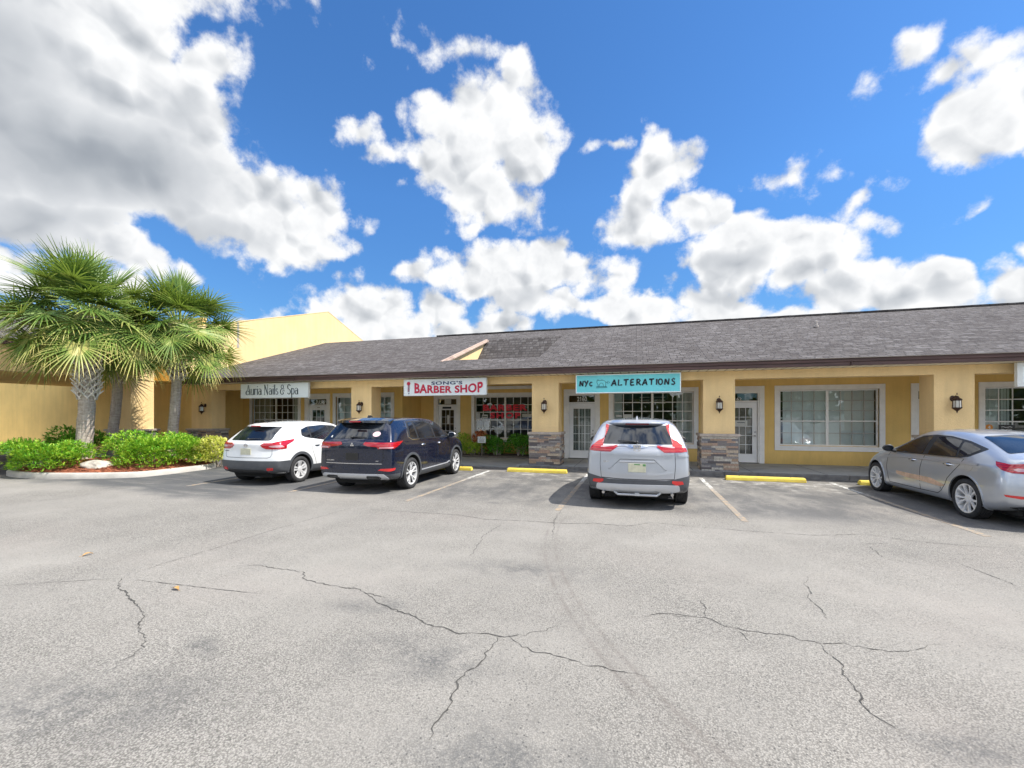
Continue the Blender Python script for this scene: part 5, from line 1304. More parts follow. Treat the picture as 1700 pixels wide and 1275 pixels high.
def decal(car, name, poly, mp, mat, off=.004, step=.035, par=None, holes=(), skirt=.012, thick=None):
    bvh = car['bvh']; B = resample(poly, step); pts = [p_.copy() for p_ in B]; nb = len(B)
    xs = [p_.x for p_ in B]; ys = [p_.y for p_ in B]
    def inside(q, pg):
        c_ = False; n_ = len(pg)
        for i in range(n_):
            a, b_ = pg[i], pg[(i + 1) % n_]
            if (a[1] > q[1]) != (b_[1] > q[1]) and q[0] < (b_[0] - a[0]) * (q[1] - a[1]) / (b_[1] - a[1]) + a[0]: c_ = not c_
        return c_
    x = min(xs) + step / 2
    while x < max(xs):
        y = min(ys) + step / 2
        while y < max(ys):
            q = (x, y)
            if inside(q, B) and min((Vector(q) - b_).length for b_ in B) > step * .45: pts.append(Vector(q))
            y += step
        x += step
    ed = [(i, (i + 1) % nb) for i in range(nb)]
    v2, e2, f2, *_ = geometry.delaunay_2d_cdt(pts, ed, [list(range(nb))], 1, 1e-6)
    mb = MB(); P_ = []; NN = []
    for q in v2:
        o_, d = mp(q.x, q.y); h, nn = cast(bvh, o_, d, off); P_.append(h); NN.append(nn)
    ev = {}
    for f in f2:
        for i in range(len(f)): e = (f[i], f[(i + 1) % len(f)]); ev.setdefault(tuple(sorted(e)), []).append(e)
    mb.add(P_, f2)
    be = [e[0] for e in ev.values() if len(e) == 1]
    n0 = len(P_); low = [p_ - nn * (off + skirt) for p_, nn in zip(P_, NN)]
    mb.add(P_ + low, [(a, a + n0, b_ + n0, b_) for a, b_ in be])
    me = bpy.data.meshes.new(name); bm = bmesh.new()
    bmv = [bm.verts.new(v) for v in mb.v]
    for f in mb.f:
        try: bm.faces.new([bmv[i] for i in f])
        except ValueError: pass
    # orient by surface normal
    c0 = sum(NN, Vector()) / len(NN)
    bm.normal_update()
    tot_ = Vector()
    for f in bm.faces[:len(f2)]: tot_ += f.normal
    bm.faces.ensure_lookup_table()
    for i_, f in enumerate(bm.faces):
        f.smooth = i_ < len(f2)
        if i_ < len(f2) and f.normal.dot(c0) < 0 and tot_.dot(c0) < 0: f.normal_flip()
    bm.to_mesh(me); bm.free(); me.materials.append(mat)
    o = bpy.data.objects.new(name, me); COL.objects.link(o); o.parent = par or car['root']; o.location = (0, 0, 0) if par else (0, -car['ro'], 0)
    return o
def strip(car, name, pts, w_, mp, mat, off=.003, par=None, raise_=.0, closed=False):
    """thin ribbon laid on the body along a 2D polyline"""
    Q = resample(pts, .03, closed); n_ = len(Q); mb = MB(); vs = []
    for i, q in enumerate(Q):
        a = Q[(i - 1) % n_] if (closed or i) else Q[0]; b_ = Q[(i + 1) % n_] if (closed or i < n_ - 1) else Q[-1]
        d = (b_ - a).normalized(); nn = Vector((-d.y, d.x)) * w_ / 2
        for sg in (1, -1):
            qq = q + nn * sg; o_, dd = mp(qq.x, qq.y); h, n3 = cast(car['bvh'], o_, dd, off + raise_); vs.append(h)
            h2, n3 = cast(car['bvh'], o_, dd, -.004); vs.append(h2)
    m_ = n_ if closed else n_ - 1
    fs = []
    for i in range(m_):
        a, b_ = i * 4, ((i + 1) % n_) * 4
        fs += [(a, a + 2, b_ + 2, b_), (a + 1, a, b_, b_ + 1), (a + 2, a + 3, b_ + 3, b_ + 2)]
    mb.add(vs, fs)
    o = mb.build(name, mat, par or car['root']); o.location = (0, 0, 0) if par else (0, -car['ro'], 0)
    return o
def wheel_parts(Rt, w_, style, rim_r):
    t = MB(); h = w_ / 2
    pr = [(rim_r, -h * .8), (rim_r + .012, -h * .93), (rim_r + .03, -h), (Rt - .05, -h), (Rt - .022, -h * .93), (Rt - .004, -h * .78)]
    tread = []
    for i in range(5):
        c_ = -h * .72 + i * h * 1.44 / 4; tread += [(Rt, c_ - h * .12), (Rt, c_ + h * .12)] + ([(Rt - .009, c_ + h * .145), (Rt - .009, c_ + h * .215)] if i < 4 else [])
    pr += tread + [(Rt - .004, h * .78), (Rt - .022, h * .93), (Rt - .05, h), (rim_r + .03, h), (rim_r + .012, h * .93), (rim_r, h * .8)]
    t.lathe(pr, axis='x', n=48, closed=True)
    r = MB(); d = MB(); rr = rim_r
    r.lathe([(rr + .004, h * .86), (rr - .012, h * .84), (rr - .018, h * .6), (rr - .03, 0), (rr - .03, -h * .8), (rr + .002, -h * .8), (rr + .002, 0), (rr + .002, h * .7)], axis='x', n=48, closed=True)
    d.lathe([(rr - .032, -h * .3), (.02, -h * .3)], axis='x', n=40); d.lathe([(rr * .62, h * .05), (rr * .62, h * .12), (.05, h * .12)], axis='x', n=32)
    def spoke(a0, a1, w0, w1, r0=.055, r1=None, x0=.52, x1=.80, th=.028, m_=0, mbx=r):
        r1 = r1 or rr - .012; vs = []
        for rad, an, ww, xo in ((r0, a0, w0, x0), ((r0 + r1) / 2, (a0 + a1) / 2, (w0 + w1) / 2, (x0 + x1) / 2 + .04), (r1, a1, w1, x1)):
            c_ = Vector((0, cos(an) * rad, sin(an) * rad)); tn = Vector((0, -sin(an), cos(an)))
            for sg, xx in ((1, xo * h), (-1, xo * h), (-1, xo * h - th), (1, xo * h - th)): vs.append(c_ + tn * sg * ww * (1 if xx == xo * h else 1.25) + Vector((xx, 0, 0)))
        mbx.add(vs, [(0, 1, 5, 4), (4, 5, 9, 8), (3, 7, 6, 2), (7, 11, 10, 6), (0, 4, 7, 3), (4, 8, 11, 7), (1, 2, 6, 5), (5, 6, 10, 9), (0, 3, 2, 1), (8, 9, 10, 11)])
    if style == 'cap':       # plain wheel trim, ten split blades
        for k in range(10): a = 2 * pi * k / 10; spoke(a, a + .16 * (1 if k % 2 else -1), .011, .024, x0=.66, x1=.86)
        r.lathe([(.075, h * .60), (.07, h * .74), (.03, h * .78), (.002, h * .78)], axis='x', n=20)
    elif style == 'double':  # five pairs of machined blades
        for k in range(5):
            a = 2 * pi * k / 5 + .3
            spoke(a - .10, a - .17, .008, .011, x0=.60, x1=.84, r0=.06); spoke(a + .13, a + .30, .009, .016, x0=.60, x1=.84, r0=.06)
            spoke(a - .05, a + .05, .03, .085, x0=.42, x1=.66, th=.02, mbx=d)
        r.lathe([(.065, h * .5), (.06, h * .66), (.02, h * .68), (.002, h * .68)], axis='x', n=20)
    elif style == 'ten':
        for k in range(5):
            a = 2 * pi * k / 5 + .31
            spoke(a - .16, a - .19, .010, .018, x0=.55, x1=.84); spoke(a + .22, a + .40, .010, .018, x0=.55, x1=.84)
        r.lathe([(.075, h * .45), (.07, h * .62), (.03, h * .66), (.002, h * .66)], axis='x', n=20)
    else:
        for k in range(5): a = 2 * pi * k / 5; spoke(a - .06, a - .12, .024, .03); spoke(a + .06, a + .12, .024, .03)
        r.lathe([(.07, h * .45), (.06, h * .62), (.002, h * .62)], axis='x', n=20)
    for k in range(5):
        a = 2 * pi * k / 5 + .2; r.lathe([(.009, h * .66), (.009, h * .72), (.002, h * .72)], (0, .045 * cos(a), .045 * sin(a)), 'x', 8)
    return t, r, d
def make_car(sp):
    vs, fs = car_surface(sp)
    me = bpy.data.meshes.new('cage'); me.from_pydata(vs, [], fs); o = bpy.data.objects.new('cage', me); COL.objects.link(o)
    md = o.modifiers.new('s', 'SUBSURF'); md.levels = 3; md.render_levels = 3
    bpy.context.view_layer.update(); sm_ = eval_mesh(o)
    bm = bmesh.new(); bm.from_mesh(sm_); bmesh.ops.recalc_face_normals(bm, faces=bm.faces); bvh = BVHTree.FromBMesh(bm); bm.to_mesh(sm_); bm.free()
    # wheel wells
    cut = MB(); ra = sp['ra']; W2 = sp['W'] / 2
    for s_ in (sp['ro'], sp['ro'] + sp['wb']):
        for sg in (-1, 1):
            n_ = 56; poly = [(s_ + ra * cos(2 * pi * k / n_), sp['rt'] + .01 + ra * sin(2 * pi * k / n_)) for k in range(n_)]
            poly = [(a, b_) if b_ > sp['rt'] * .8 else (a, b_ - .3) for a, b_ in poly]
            x0, x1 = (W2 - .34, W2 + .3) if sg > 0 else (-W2 - .3, -W2 + .34)
            cut.prism(poly, x0, x1, axis='x')
    oc = cut.build('cut', M['under'])
    o2 = bpy.data.objects.new('b', sm_); COL.objects.link(o2); sm_.materials.clear(); sm_.materials.append(sp['paint'])
    md = o2.modifiers.new('b', 'BOOLEAN'); md.operation = 'DIFFERENCE'; md.object = oc; md.solver = 'EXACT'; md.material_mode = 'TRANSFER'
    bpy.context.view_layer.update(); bme = eval_mesh(o2)
    for q in (o, o2, oc): bpy.data.objects.remove(q)
    root = empty('parked_car', (0, 0, 0), sp['label'], sp['cat'], 'cars parked in front of the shops'); ro = sp['ro']
    bme.polygons.foreach_set('use_smooth', [True] * len(bme.polygons)); bme.set_sharp_from_angle(angle=radians(42))
    body = bpy.data.objects.new('body', bme); COL.objects.link(body); body.parent = root; body.location = (0, -ro, 0)
    car = dict(root=root, bvh=bvh, ro=ro, body=body, sp=sp, W2=W2)
    # chassis under the car
    u_ = MB(); zb = sp['zu']
    u_.box(-W2 + .28, W2 - .28, .35, sp['L'] - .35, zb - .02, zb + .25); u_.tube([(-W2 + .2, ro, sp['rt'] - .03), (W2 - .2, ro, sp['rt'] - .03)], .045, 10)
    u_.box(-.55, .55, .30, .75, zb - .06, zb + .1)
    q = u_.build('underbody', M['under'], root); q.location = (0, -ro, 0)
    # wheels
    t, r, d = wheel_parts(sp['rt'], sp['tw'], sp['rim'], sp['rr'])
    dm = d.build('wheel', M['alloyd'], root, smooth=True, angle=30)
    tm = t.build('tyre', M['tyre'], dm, smooth=True, angle=40); rm = r.build('rim', M['alloy'], dm, smooth=True, angle=30)
    first = True
    for s_ in (0, sp['wb']):
        for sg in (1, -1):
            if first: w_ = dm; first = False
            else: w_ = copy_tree(dm, root)
            w_.location = (sg * (sp['tr'] / 2), s_, sp['rt'] - .006); w_.rotation_euler = (U(0, 6) if sg > 0 else U(0, 6), 0, 0 if sg > 0 else pi)
    return car
def arch_ring(car, s_, sg, r0, r1, mat, name='arch_trim', zmin=.18, off=.010):
    zc = car['sp']['rt'] + .01; a0 = math.asin(max(-1, (zmin - zc) / r0)); n_ = 30
    a_in = [a0 + (pi - 2 * a0) * k / n_ for k in range(n_ + 1)]
    poly = [(s_ + r1 * cos(a), zc + r1 * sin(a)) for a in a_in] + [(s_ + r0 * cos(a), zc + r0 * sin(a)) for a in reversed(a_in)]
    decal(car, name, poly, side_map(sg), mat, off=off, step=.03)
def mirror(car, s_, z, mat, sz=1.0):
    for sg in (-1, 1):
        mb = MB(); W2 = car['W2']
        bm = bmesh.new(); bmesh.ops.create_icosphere(bm, subdivisions=3, radius=1)
        vs = [(sg * (W2 + .075) + v.co.x * .115 * sz, s_ + v.co.y * .075 * sz * (1.0 if v.co.y > 0 else .35), z + .03 + v.co.z * .082 * sz * (1 - .15 * v.co.x * sg)) for v in bm.verts]
        fs = [[v.index for v in f.verts] for f in bm.faces]; bm.free(); mb.add(vs, fs)
        o = mb.build('door_mirror', mat, car['root'], smooth=True); o.location = (0, -car['ro'], 0)
        k = MB(); k.tube([(sg * (W2 - .06), s_ + .01, z - .03), (sg * (W2 + .02), s_, z - .01)], [.035, .028], 8); q = k.build('mirror_arm', M['black'], o)
        k = MB(); n_ = 20; k.prism([(sg * (W2 + .078) + .095 * sz * cos(2 * pi * i / n_), z + .03 + .066 * sz * sin(2 * pi * i / n_)) for i in range(n_)], s_ - .031 * sz, s_ - .020 * sz); k.build('mirror_glass', M['glass'], o)
def handle(car, s_, z, mat):
    for sg in (-1, 1):
        h, nn = cast(car['bvh'], Vector((sg * 3, s_, z)), Vector((-sg, 0, 0)), 0)
        mb = MB(); x = h.x
        mb.tube([(x - sg * .01, s_ - .10, z), (x + sg * .026, s_ - .075, z + .004), (x + sg * .034, s_, z + .006), (x + sg * .026, s_ + .075, z + .004), (x - sg * .01, s_ + .10, z)], [.010, .015, .016, .015, .010], 8)
        o = mb.build('door_handle', mat, car['root'], smooth=True); o.location = (0, -car['ro'], 0)
        poly = [(s_ + .075 * cos(2 * pi * i / 16), z + .032 * sin(2 * pi * i / 16)) for i in range(16)]
        decal(car, 'handle_recess', poly, side_map(sg), M['black'] if mat != M['paint_sedan'] else M['satin'], off=.001, par=None)
def wiper(car, x0, x1, z, zz1, mp):
    mb = MB(); P_ = []
    for k in range(7):
        t = k / 6; o_, d = mp(x0 + (x1 - x0) * t, z + (zz1 - z) * t); h, nn = cast(car['bvh'], o_, d, .022 + .008 * sin(pi * t)); P_.append(h)
    mb.tube(P_, [.016, .015, .013, .011, .009, .007, .005], 6); h0 = P_[0]
    mb.lathe([(.028, -.02), (.028, .012), (.012, .03)], (0, 0, 0), 'x', 12); n0 = len(mb.v) - 36
    for i in range(n0, len(mb.v)): q = mb.v[i]; mb.v[i] = (h0.x + q[1], h0.y - q[0], h0.z + q[2])
    o = mb.build('rear_wiper', M['black'], car['root'], smooth=True); o.location = (0, -car['ro'], 0)
def extra(car, mb, name, mat, smooth=False, bevel=0, angle=None, par=None):
    mb.v = [(q[0], q[1], kz(q[2])) for q in mb.v]
    o = mb.build(name, mat, par or car['root'], smooth=smooth, bevel=bevel, angle=angle); o.location = (0, -car['ro'], 0); return o
def snap(c, o, x, z, d=.006):
    h, nn = cast(c['bvh'], Vector((x, -1, kz(z))), Vector((0, 1, 0)), 0); o.location.y = -c['ro'] + h.y - d
def both(f):
    for sg in (-1, 1): f(sg)
def mirrored(poly): return [(-a, b_) for a, b_ in reversed(poly)]

# ---- silver SUV seen from behind
def silver_suv():
    sp = dict(L=4.60, W=1.85, wb=2.66, ro=.98, rt=.345, tw=.235, tr=1.62, rim='five', rr=.235, ra=.40, zu=.24, sc=1.7, fc=.9, rb=.13, fb=.28, crown=.035,
              paint=M['paint_silver'], label='silver SUV parked nose in seen squarely from behind, with L shaped red tail lamps', cat='suv',
              rp=[(.2, .16), (.33, .05), (.45, .0), (.60, .0), (.66, .05), (.80, .065), (1.0, .03), (1.10, .06), (1.18, .15), (1.35, .29), (1.56, .46), (1.64, .50)],
              fp=[(.2, .10), (.5, 0), (.7, .03), (1.0, .2)],
              st=[(0, .34, 1.13, 1.60, .865, .82, .635), (.07, .31, 1.13, 1.61, .895, .85, .65), (.22, .28, 1.12, 1.625, .915, .875, .665), (.55, .25, 1.10, 1.645, .925, .885, .675), (1.0, .23, 1.08, 1.665, .925, .885, .67), (1.6, .22, 1.05, 1.68, .925, .885, .655), (2.25, .22, 1.03, 1.675, .925, .885, .65), (2.75, .22, 1.01, 1.63, .925, .88, .63),
                  (3.05, .22, 1.0, 1.47, .925, .88, .64), (3.4, .22, .99, 1.22, .925, .875, .68), (3.6, .22, .98, 1.09, .925, .87, .70), (3.85, .22, .95, 1.05, .92, .85, .66), (4.3, .23, .88, .97, .90, .80, .60), (4.52, .26, .80, .88, .84, .74, .54), (4.60, .32, .72, .80, .78, .68, .5)])
    c = make_car(sp); wm = wrap_map(.925); G_ = M['glass']
    # black surround + glass of the tailgate
    decal(c, 'tailgate_glass', rounded([(-.66, 1.165), (.66, 1.165), (.60, 1.54), (-.60, 1.54)], .06), wm, G_, .006)
    decal(c, 'brake_light', rounded([(-.22, 1.555), (.22, 1.555), (.21, 1.578), (-.21, 1.578)], .01), wm, M['red'], .005)
    sp_ = MB(); 
    pts = [(-.60, 1.575), (-.5, 1.585), (.5, 1.585), (.60, 1.575)]
    n_ = 24; vs = []
    for i in range(n_ + 1):
        x = -.60 + 1.2 * i / n_; e = abs(x / .60) ** 4
        o_, d = wm(x, 1.60); h, nn = cast(c['bvh'], o_, d, 0); y = h.y
        vs += [(x, y - .12 + .10 * e, 1.585 - .02 * e), (x, y - .11 + .10 * e, 1.61 - .02 * e), (x, y + .10, 1.652 - .03 * e), (x, y + .05, 1.58)]
    sp_.add(vs, [(a + i * 4, b_ + i * 4, b_ + 4 + i * 4, a + 4 + i * 4) for i in range(n_) for a, b_ in ((0, 1), (1, 2), (2, 3), (3, 0))] + [(0, 3, 2, 1), (n_ * 4, n_ * 4 + 1, n_ * 4 + 2, n_ * 4 + 3)])
    extra(c, sp_, 'roof_spoiler', M['paint_silver'], smooth=True, angle=35)
    def lamps(sg):
        arm = [(.645, 1.17), (.59, 1.50), (.60, 1.56), (.70, 1.54), (.77, 1.38), (.81, 1.29), (.88, 1.265), (.98, 1.24), (.97, 1.05), (.86, 1.035), (.47, 1.03), (.34, 1.13), (.345, 1.155), (.62, 1.12)]
        P_ = arm if sg > 0 else mirrored(arm)
        l_ = decal(c, 'tail_lamp', P_, wm, M['red'], .012, step=.028)
        q = [(.665, 1.19), (.695, 1.19), (.635, 1.48), (.615, 1.48)]; q2_ = [(.40, 1.130), (.60, 1.105), (.70, 1.105), (.70, 1.125), (.42, 1.145)]
        decal(c, 'clear_lamp', q if sg > 0 else mirrored(q), wm, M['clear'], .016, step=.03); decal(c, 'clear_lamp', q2_ if sg > 0 else mirrored(q2_), wm, M['clear'], .017, step=.03)
        s1 = [(.69, 1.03), (.695, .80), (.655, .56)]; strip(c, 'shut_line', [(a * sg, b_) for a, b_ in s1], .010, wm, M['under'], .0025)
        rf_ = [(.60, .535), (.84, .525), (.86, .475), (.70, .455), (.60, .49)]; decal(c, 'rear_reflector', rf_ if sg > 0 else mirrored(rf_), wm, M['reflector'], .018, step=.04)
        hk = [(.30, .93), (.36, .93), (.57, .72), (.50, .74)]; decal(c, 'crease_recess', hk if sg > 0 else mirrored(hk), wm, M['capshade'], .002, step=.05)
    both(lamps)
    decal(c, 'chrome_trim', [(-.64, 1.135), (-.2, 1.135), (-.1, 1.10), (.1, 1.10), (.2, 1.135), (.64, 1.135), (.64, 1.165), (-.64, 1.165)], wm, M['chrome'], .012, step=.05)
    strip(c, 'shut_line', [(-.655, .56), (-.3, .545), (.3, .545), (.655, .56)], .012, wm, M['under'], .0025)
    decal(c, 'bumper_cladding', [(-1.22, .30), (1.22, .30), (1.20, .66), (1.0, .63), (.8, .585), (.5, .535), (-.5, .535), (-.8, .585), (-1.0, .63), (-1.20, .66)], wm, M['cladding'], .008, step=.05)
    decal(c, 'skid_plate', rounded([(-.80, .36), (-.62, .335), (-.45, .33), (-.32, .30), (.32, .30), (.45, .33), (.62, .335), (.80, .36), (.76, .455), (-.76, .455)], .03), wm, M['silverpl'], .030, step=.05)
    mb = MB(); mb.box(-.155, .155, -.0, .012, .675, .83); pl_ = extra(c, mb, 'licence_plate', M['plate'], bevel=.004); snap(c, pl_, 0, .75, .01)
    mb = MB(); mb.box(-.05, .05, -.003, .001, .805, .825); mb.box(.10, .15, -.003, .001, .785, .825); q = mb.build('plate_print', M['green'], pl_)
    mb = MB(); mb.box(-.31, .31, .0, .05, .845, .875); q = extra(c, mb, 'plate_light_bar', M['paint_silver'], bevel=.01); snap(c, q, 0, .86, .014)
    # emblem: flared letter in a rounded frame
    e = MB(); y0 = 0.0
    def es(p, w_): stroke(e, p, w_, y0 - .0)
    es([(-.065, 1.160), (-.055, 1.06), (-.02, 1.05), (.02, 1.05), (.055, 1.06), (.065, 1.160), (-.065, 1.160)], .011); es([(-.042, 1.150), (-.032, 1.065)], .016); es([(.042, 1.150), (.032, 1.065)], .016); es([(-.036, 1.108), (.036, 1.108)], .012)
    e.v = [(a, (0 if b_ < y0 + .001 else .05), z) for a, b_, z in e.v]; em = extra(c, e, 'badge', M['chrome']); snap(c, em, 0, 1.10, .018)
    e = MB(); put_text(e, 'CR-V', -.60, -.50, .84, .87, .0, bold=.02, thick=.02); q = extra(c, e, 'badge', M['chrome']); snap(c, q, -.55, .855, .008)
    wiper(c, .0, -.34, 1.20, 1.225, wm)
    for pts_, w_ in (([(-.66, 1.01), (-.3, .985), (.3, .985), (.66, 1.01)], .03), ([(-.30, .925), (.30, .925)], .035), ([(-.30, .925), (-.50, .73)], .035), ([(.30, .925), (.50, .73)], .035), ([(-.64, .68), (-.34, .635), (.34, .635), (.64, .68)], .03), ([(-1.02, .97), (-.75, .99)], .03), ([(.75, .99), (1.02, .97)], .03)):
        strip(c, 'body_crease', pts_, w_, wm, M['paint_silver'], .013)
    strip(c, 'crease_line', [(-.50, .715), (-.295, .905), (.295, .905), (.50, .715)], .014, wm, M['cladding'], .003)
    def sides(sg):
        for s_ in (.98, 3.64): arch_ring(c, s_, sg, .395, .455, M['cladding'])
        decal(c, 'sill_cladding', [(1.40, .24), (3.20, .24), (3.20, .40), (1.42, .40)], side_map(sg), M['cladding'], .008, step=.06)
        decal(c, 'side_window', rounded([(.78, 1.20), (1.30, 1.13), (1.33, 1.55), (.98, 1.49)], .05), side_map(sg), G_, .005)
        decal(c, 'side_window', rounded([(1.37, 1.12), (2.20, 1.09), (2.22, 1.575), (1.38, 1.56)], .05), side_map(sg), G_, .005)
        decal(c, 'side_window', rounded([(2.28, 1.09), (3.30, 1.05), (2.85, 1.44), (2.60, 1.545), (2.30, 1.575)], .05), side_map(sg), G_, .005)
        strip(c, 'shut_line', [(1.36, 1.1), (1.34, .9), (1.40, .62), (1.50, .42)], .008, side_map(sg), M['under'], .002); strip(c, 'shut_line', [(2.25, 1.07), (2.25, .42)], .008, side_map(sg), M['under'], .002)
        k = MB(); k.tube([(sg * .60, .55, .30), (sg * .60, .07, .285)], .026, 14); extra(c, k, 'exhaust_tip', M['satin'], smooth=True, angle=50)
    both(sides)
    handle(c, 1.55, .93, M['paint_silver']); handle(c, 2.45, .92, M['paint_silver']); mirror(c, 3.12, 1.08, M['black'], 1.25)
    k = MB(); k.tube([(-.40, .12, .30), (-.34, .05, .265), (.34, .05, .265), (.40, .12, .30)], .020, 8); k.box(-.04, .04, .02, .12, .25, .30); extra(c, k, 'tow_bar', M['silverpl'], smooth=True, angle=40)
    k = MB(); k.prism([(.62, 1.655), (.85, 1.685), (.74, 1.735), (.68, 1.735)], -.012, .012, axis='x'); k.v = [(q[0] * (1.6 if q[2] < 1.7 else .5), q[1], q[2]) for q in k.v]; extra(c, k, 'roof_fin', M['paint_silver'])
    return c
M['capshade'] = M['paint_silver']
M['gloss_black'] = simple('gloss_black', (.008, .008, .009), .15, coat=1)

# ---- dark SUV, right rear three quarter
def dark_suv():
    sp = dict(L=4.71, W=1.86, wb=2.70, ro=1.03, rt=.365, tw=.245, tr=1.615, rim='double', rr=.262, ra=.425, zu=.26, sc=1.7, fc=.9, rb=.10, fb=.26, crown=.03,
              paint=M['paint_dark'], label='midnight blue SUV with slim wide red tail lamps and two tone spoked wheels', cat='suv',
              rp=[(.2, .16), (.33, .05), (.45, .0), (.58, .0), (.64, .04), (.85, .05), (1.02, .02), (1.12, .05), (1.20, .11), (1.45, .26), (1.62, .37), (1.72, .42)],
              fp=[(.2, .10), (.5, 0), (.8, .02), (1.05, .1)],
              st=[(0, .36, 1.16, 1.67, .875, .83, .60), (.07, .33, 1.16, 1.68, .905, .86, .62), (.22, .30, 1.15, 1.695, .925, .885, .64), (.55, .27, 1.14, 1.71, .93, .90, .66), (1.0, .25, 1.12, 1.725, .93, .90, .67), (1.6, .24, 1.09, 1.735, .93, .90, .675), (2.3, .24, 1.08, 1.73, .93, .90, .67), (2.80, .24, 1.07, 1.68, .93, .895, .65),
                  (3.10, .24, 1.06, 1.52, .93, .89, .66), (3.42, .24, 1.05, 1.28, .93, .885, .70), (3.62, .24, 1.04, 1.16, .93, .88, .74), (3.9, .24, 1.02, 1.12, .925, .875, .72), (4.4, .25, .98, 1.06, .91, .84, .68), (4.63, .28, .92, .99, .86, .79, .62), (4.71, .34, .84, .90, .80, .73, .58)])
    c = make_car(sp); wm = wrap_map(.93); G_ = M['glass']
    decal(c, 'tailgate_glass', rounded([(-.74, 1.205), (.74, 1.205), (.64, 1.60), (-.64, 1.60)], .05), wm, G_, .006)
    sp_ = MB(); n_ = 24; vs = []
    for i in range(n_ + 1):
        x = -.68 + 1.36 * i / n_; e = abs(x / .68) ** 5; o_, d = wm(x, 1.66); h, nn = cast(c['bvh'], o_, d, 0); y = h.y
        vs += [(x, y - .21 + .13 * e, 1.60 - .03 * e), (x, y - .20 + .13 * e, 1.66 - .025 * e), (x, y + .12, 1.722 - .03 * e), (x, y - .02, 1.585)]
    sp_.add(vs, [(a + i * 4, b_ + i * 4, b_ + 4 + i * 4, a + 4 + i * 4) for i in range(n_) for a, b_ in ((0, 1), (1, 2), (2, 3), (3, 0))] + [(0, 3, 2, 1), (n_ * 4, n_ * 4 + 1, n_ * 4 + 2, n_ * 4 + 3)])
    spo = extra(c, sp_, 'roof_spoiler', M['gloss_black'], smooth=True, angle=30)
    decal(c, 'upper_tailgate_panel', [(-.66, 1.585), (.66, 1.585), (.60, 1.66), (-.60, 1.66)], wm, M['gloss_black'], .008)
    k = MB(); k.box(-.13, .13, -.02, .02, 1.612, 1.645); q = extra(c, k, 'brake_light', M['red'], bevel=.006); snap(c, q, 0, 1.63, .235)
    def lamps(sg):
        a = [(.26, 1.075), (.30, 1.125), (.80, 1.115), (1.05, 1.12), (1.42, 1.135), (1.20, 1.04), (1.02, .985), (.62, .98), (.58, 1.02), (.36, 1.035)]
        P_ = a if sg > 0 else mirrored(a); decal(c, 'tail_lamp', P_, wm, M['red'], .010, step=.03)
        b_ = [(.64, .99), (.98, .995), (1.02, 1.02), (.66, 1.015)]; decal(c, 'clear_lamp', b_ if sg > 0 else mirrored(b_), wm, M['clear'], .014, step=.03)
        b_ = [(.62, .52), (.70, .555), (1.06, .565), (1.04, .52), (.9, .50)]; decal(c, 'rear_reflector', b_ if sg > 0 else mirrored(b_), wm, M['reflector'], .012, step=.04)
        strip(c, 'shut_line', [(.76 * sg, .98), (.77 * sg, .80), (.73 * sg, .66)], .010, wm, M['under'], .002)
        b_ = rounded([(.36, .335), (.66, .335), (.72, .37), (.62, .40), (.36, .40)], .02); decal(c, 'exhaust_opening', b_ if sg > 0 else mirrored(b_), wm, M['black'], .026, step=.04)
    both(lamps)
    strip(c, 'shut_line', [(-.73, .66), (.73, .66)], .014, wm, M['chrome'], .004)
    decal(c, 'bumper_cladding', [(-1.30, .30), (1.30, .30), (1.28, .43), (-1.28, .43)], wm, M['cladding'], .008, step=.05)
    decal(c, 'skid_plate', rounded([(-1.0, .315), (-.72, .29), (.72, .29), (1.0, .315), (.90, .36), (.78, .44), (-.78, .44), (-.90, .36)], .03), wm, M['silverpl'], .020, step=.05)
    decal(c, 'rear_valance', rounded([(-.42, .27), (.42, .27), (.34, .335), (-.34, .335)], .02), wm, M['cladding'], .030, step=.05)
    mb = MB(); mb.box(-.155, .155, 0, .012, .735, .89); q = extra(c, mb, 'licence_plate', M['platedark'], bevel=.004); snap(c, q, 0, .81, .01)
    e = MB()
    def dia(cx_, cz, an):
        l, w_ = .052, .022; d = Vector((cos(an), sin(an))); n2 = Vector((-d.y, d.x)); c0 = Vector((cx_, cz))
        e.prism([tuple(c0), tuple(c0 + d * l / 2 + n2 * w_), tuple(c0 + d * l), tuple(c0 + d * l / 2 - n2 * w_)], -.012, .045)
    for an in (90, 210, 330): dia(0, 1.065, radians(an))
    q = extra(c, e, 'badge', M['chrome']); snap(c, q, 0, 1.06, .0)
    e = MB(); put_text(e, 'OUTLANDER', -.66, -.44, .71, .735, 0, bold=.03, thick=.03); put_text(e, '4WD', .56, .63, .71, .73, 0, bold=.03, thick=.03); q = extra(c, e, 'badge', M['chrome']); snap(c, q, -.55, .72, .010)
    n_ = 20; decal(c, 'round_sticker', [(.50 + .085 * cos(2 * pi * i / n_), 1.31 + .062 * sin(2 * pi * i / n_)) for i in range(n_)], wm, M['pink'], .010, step=.04)
    decal(c, 'small_sticker', [(-.68, 1.22), (-.60, 1.22), (-.61, 1.27), (-.67, 1.27)], wm, M['paper'], .010, step=.04)
    wiper(c, -.05, .30, 1.225, 1.232, wm)
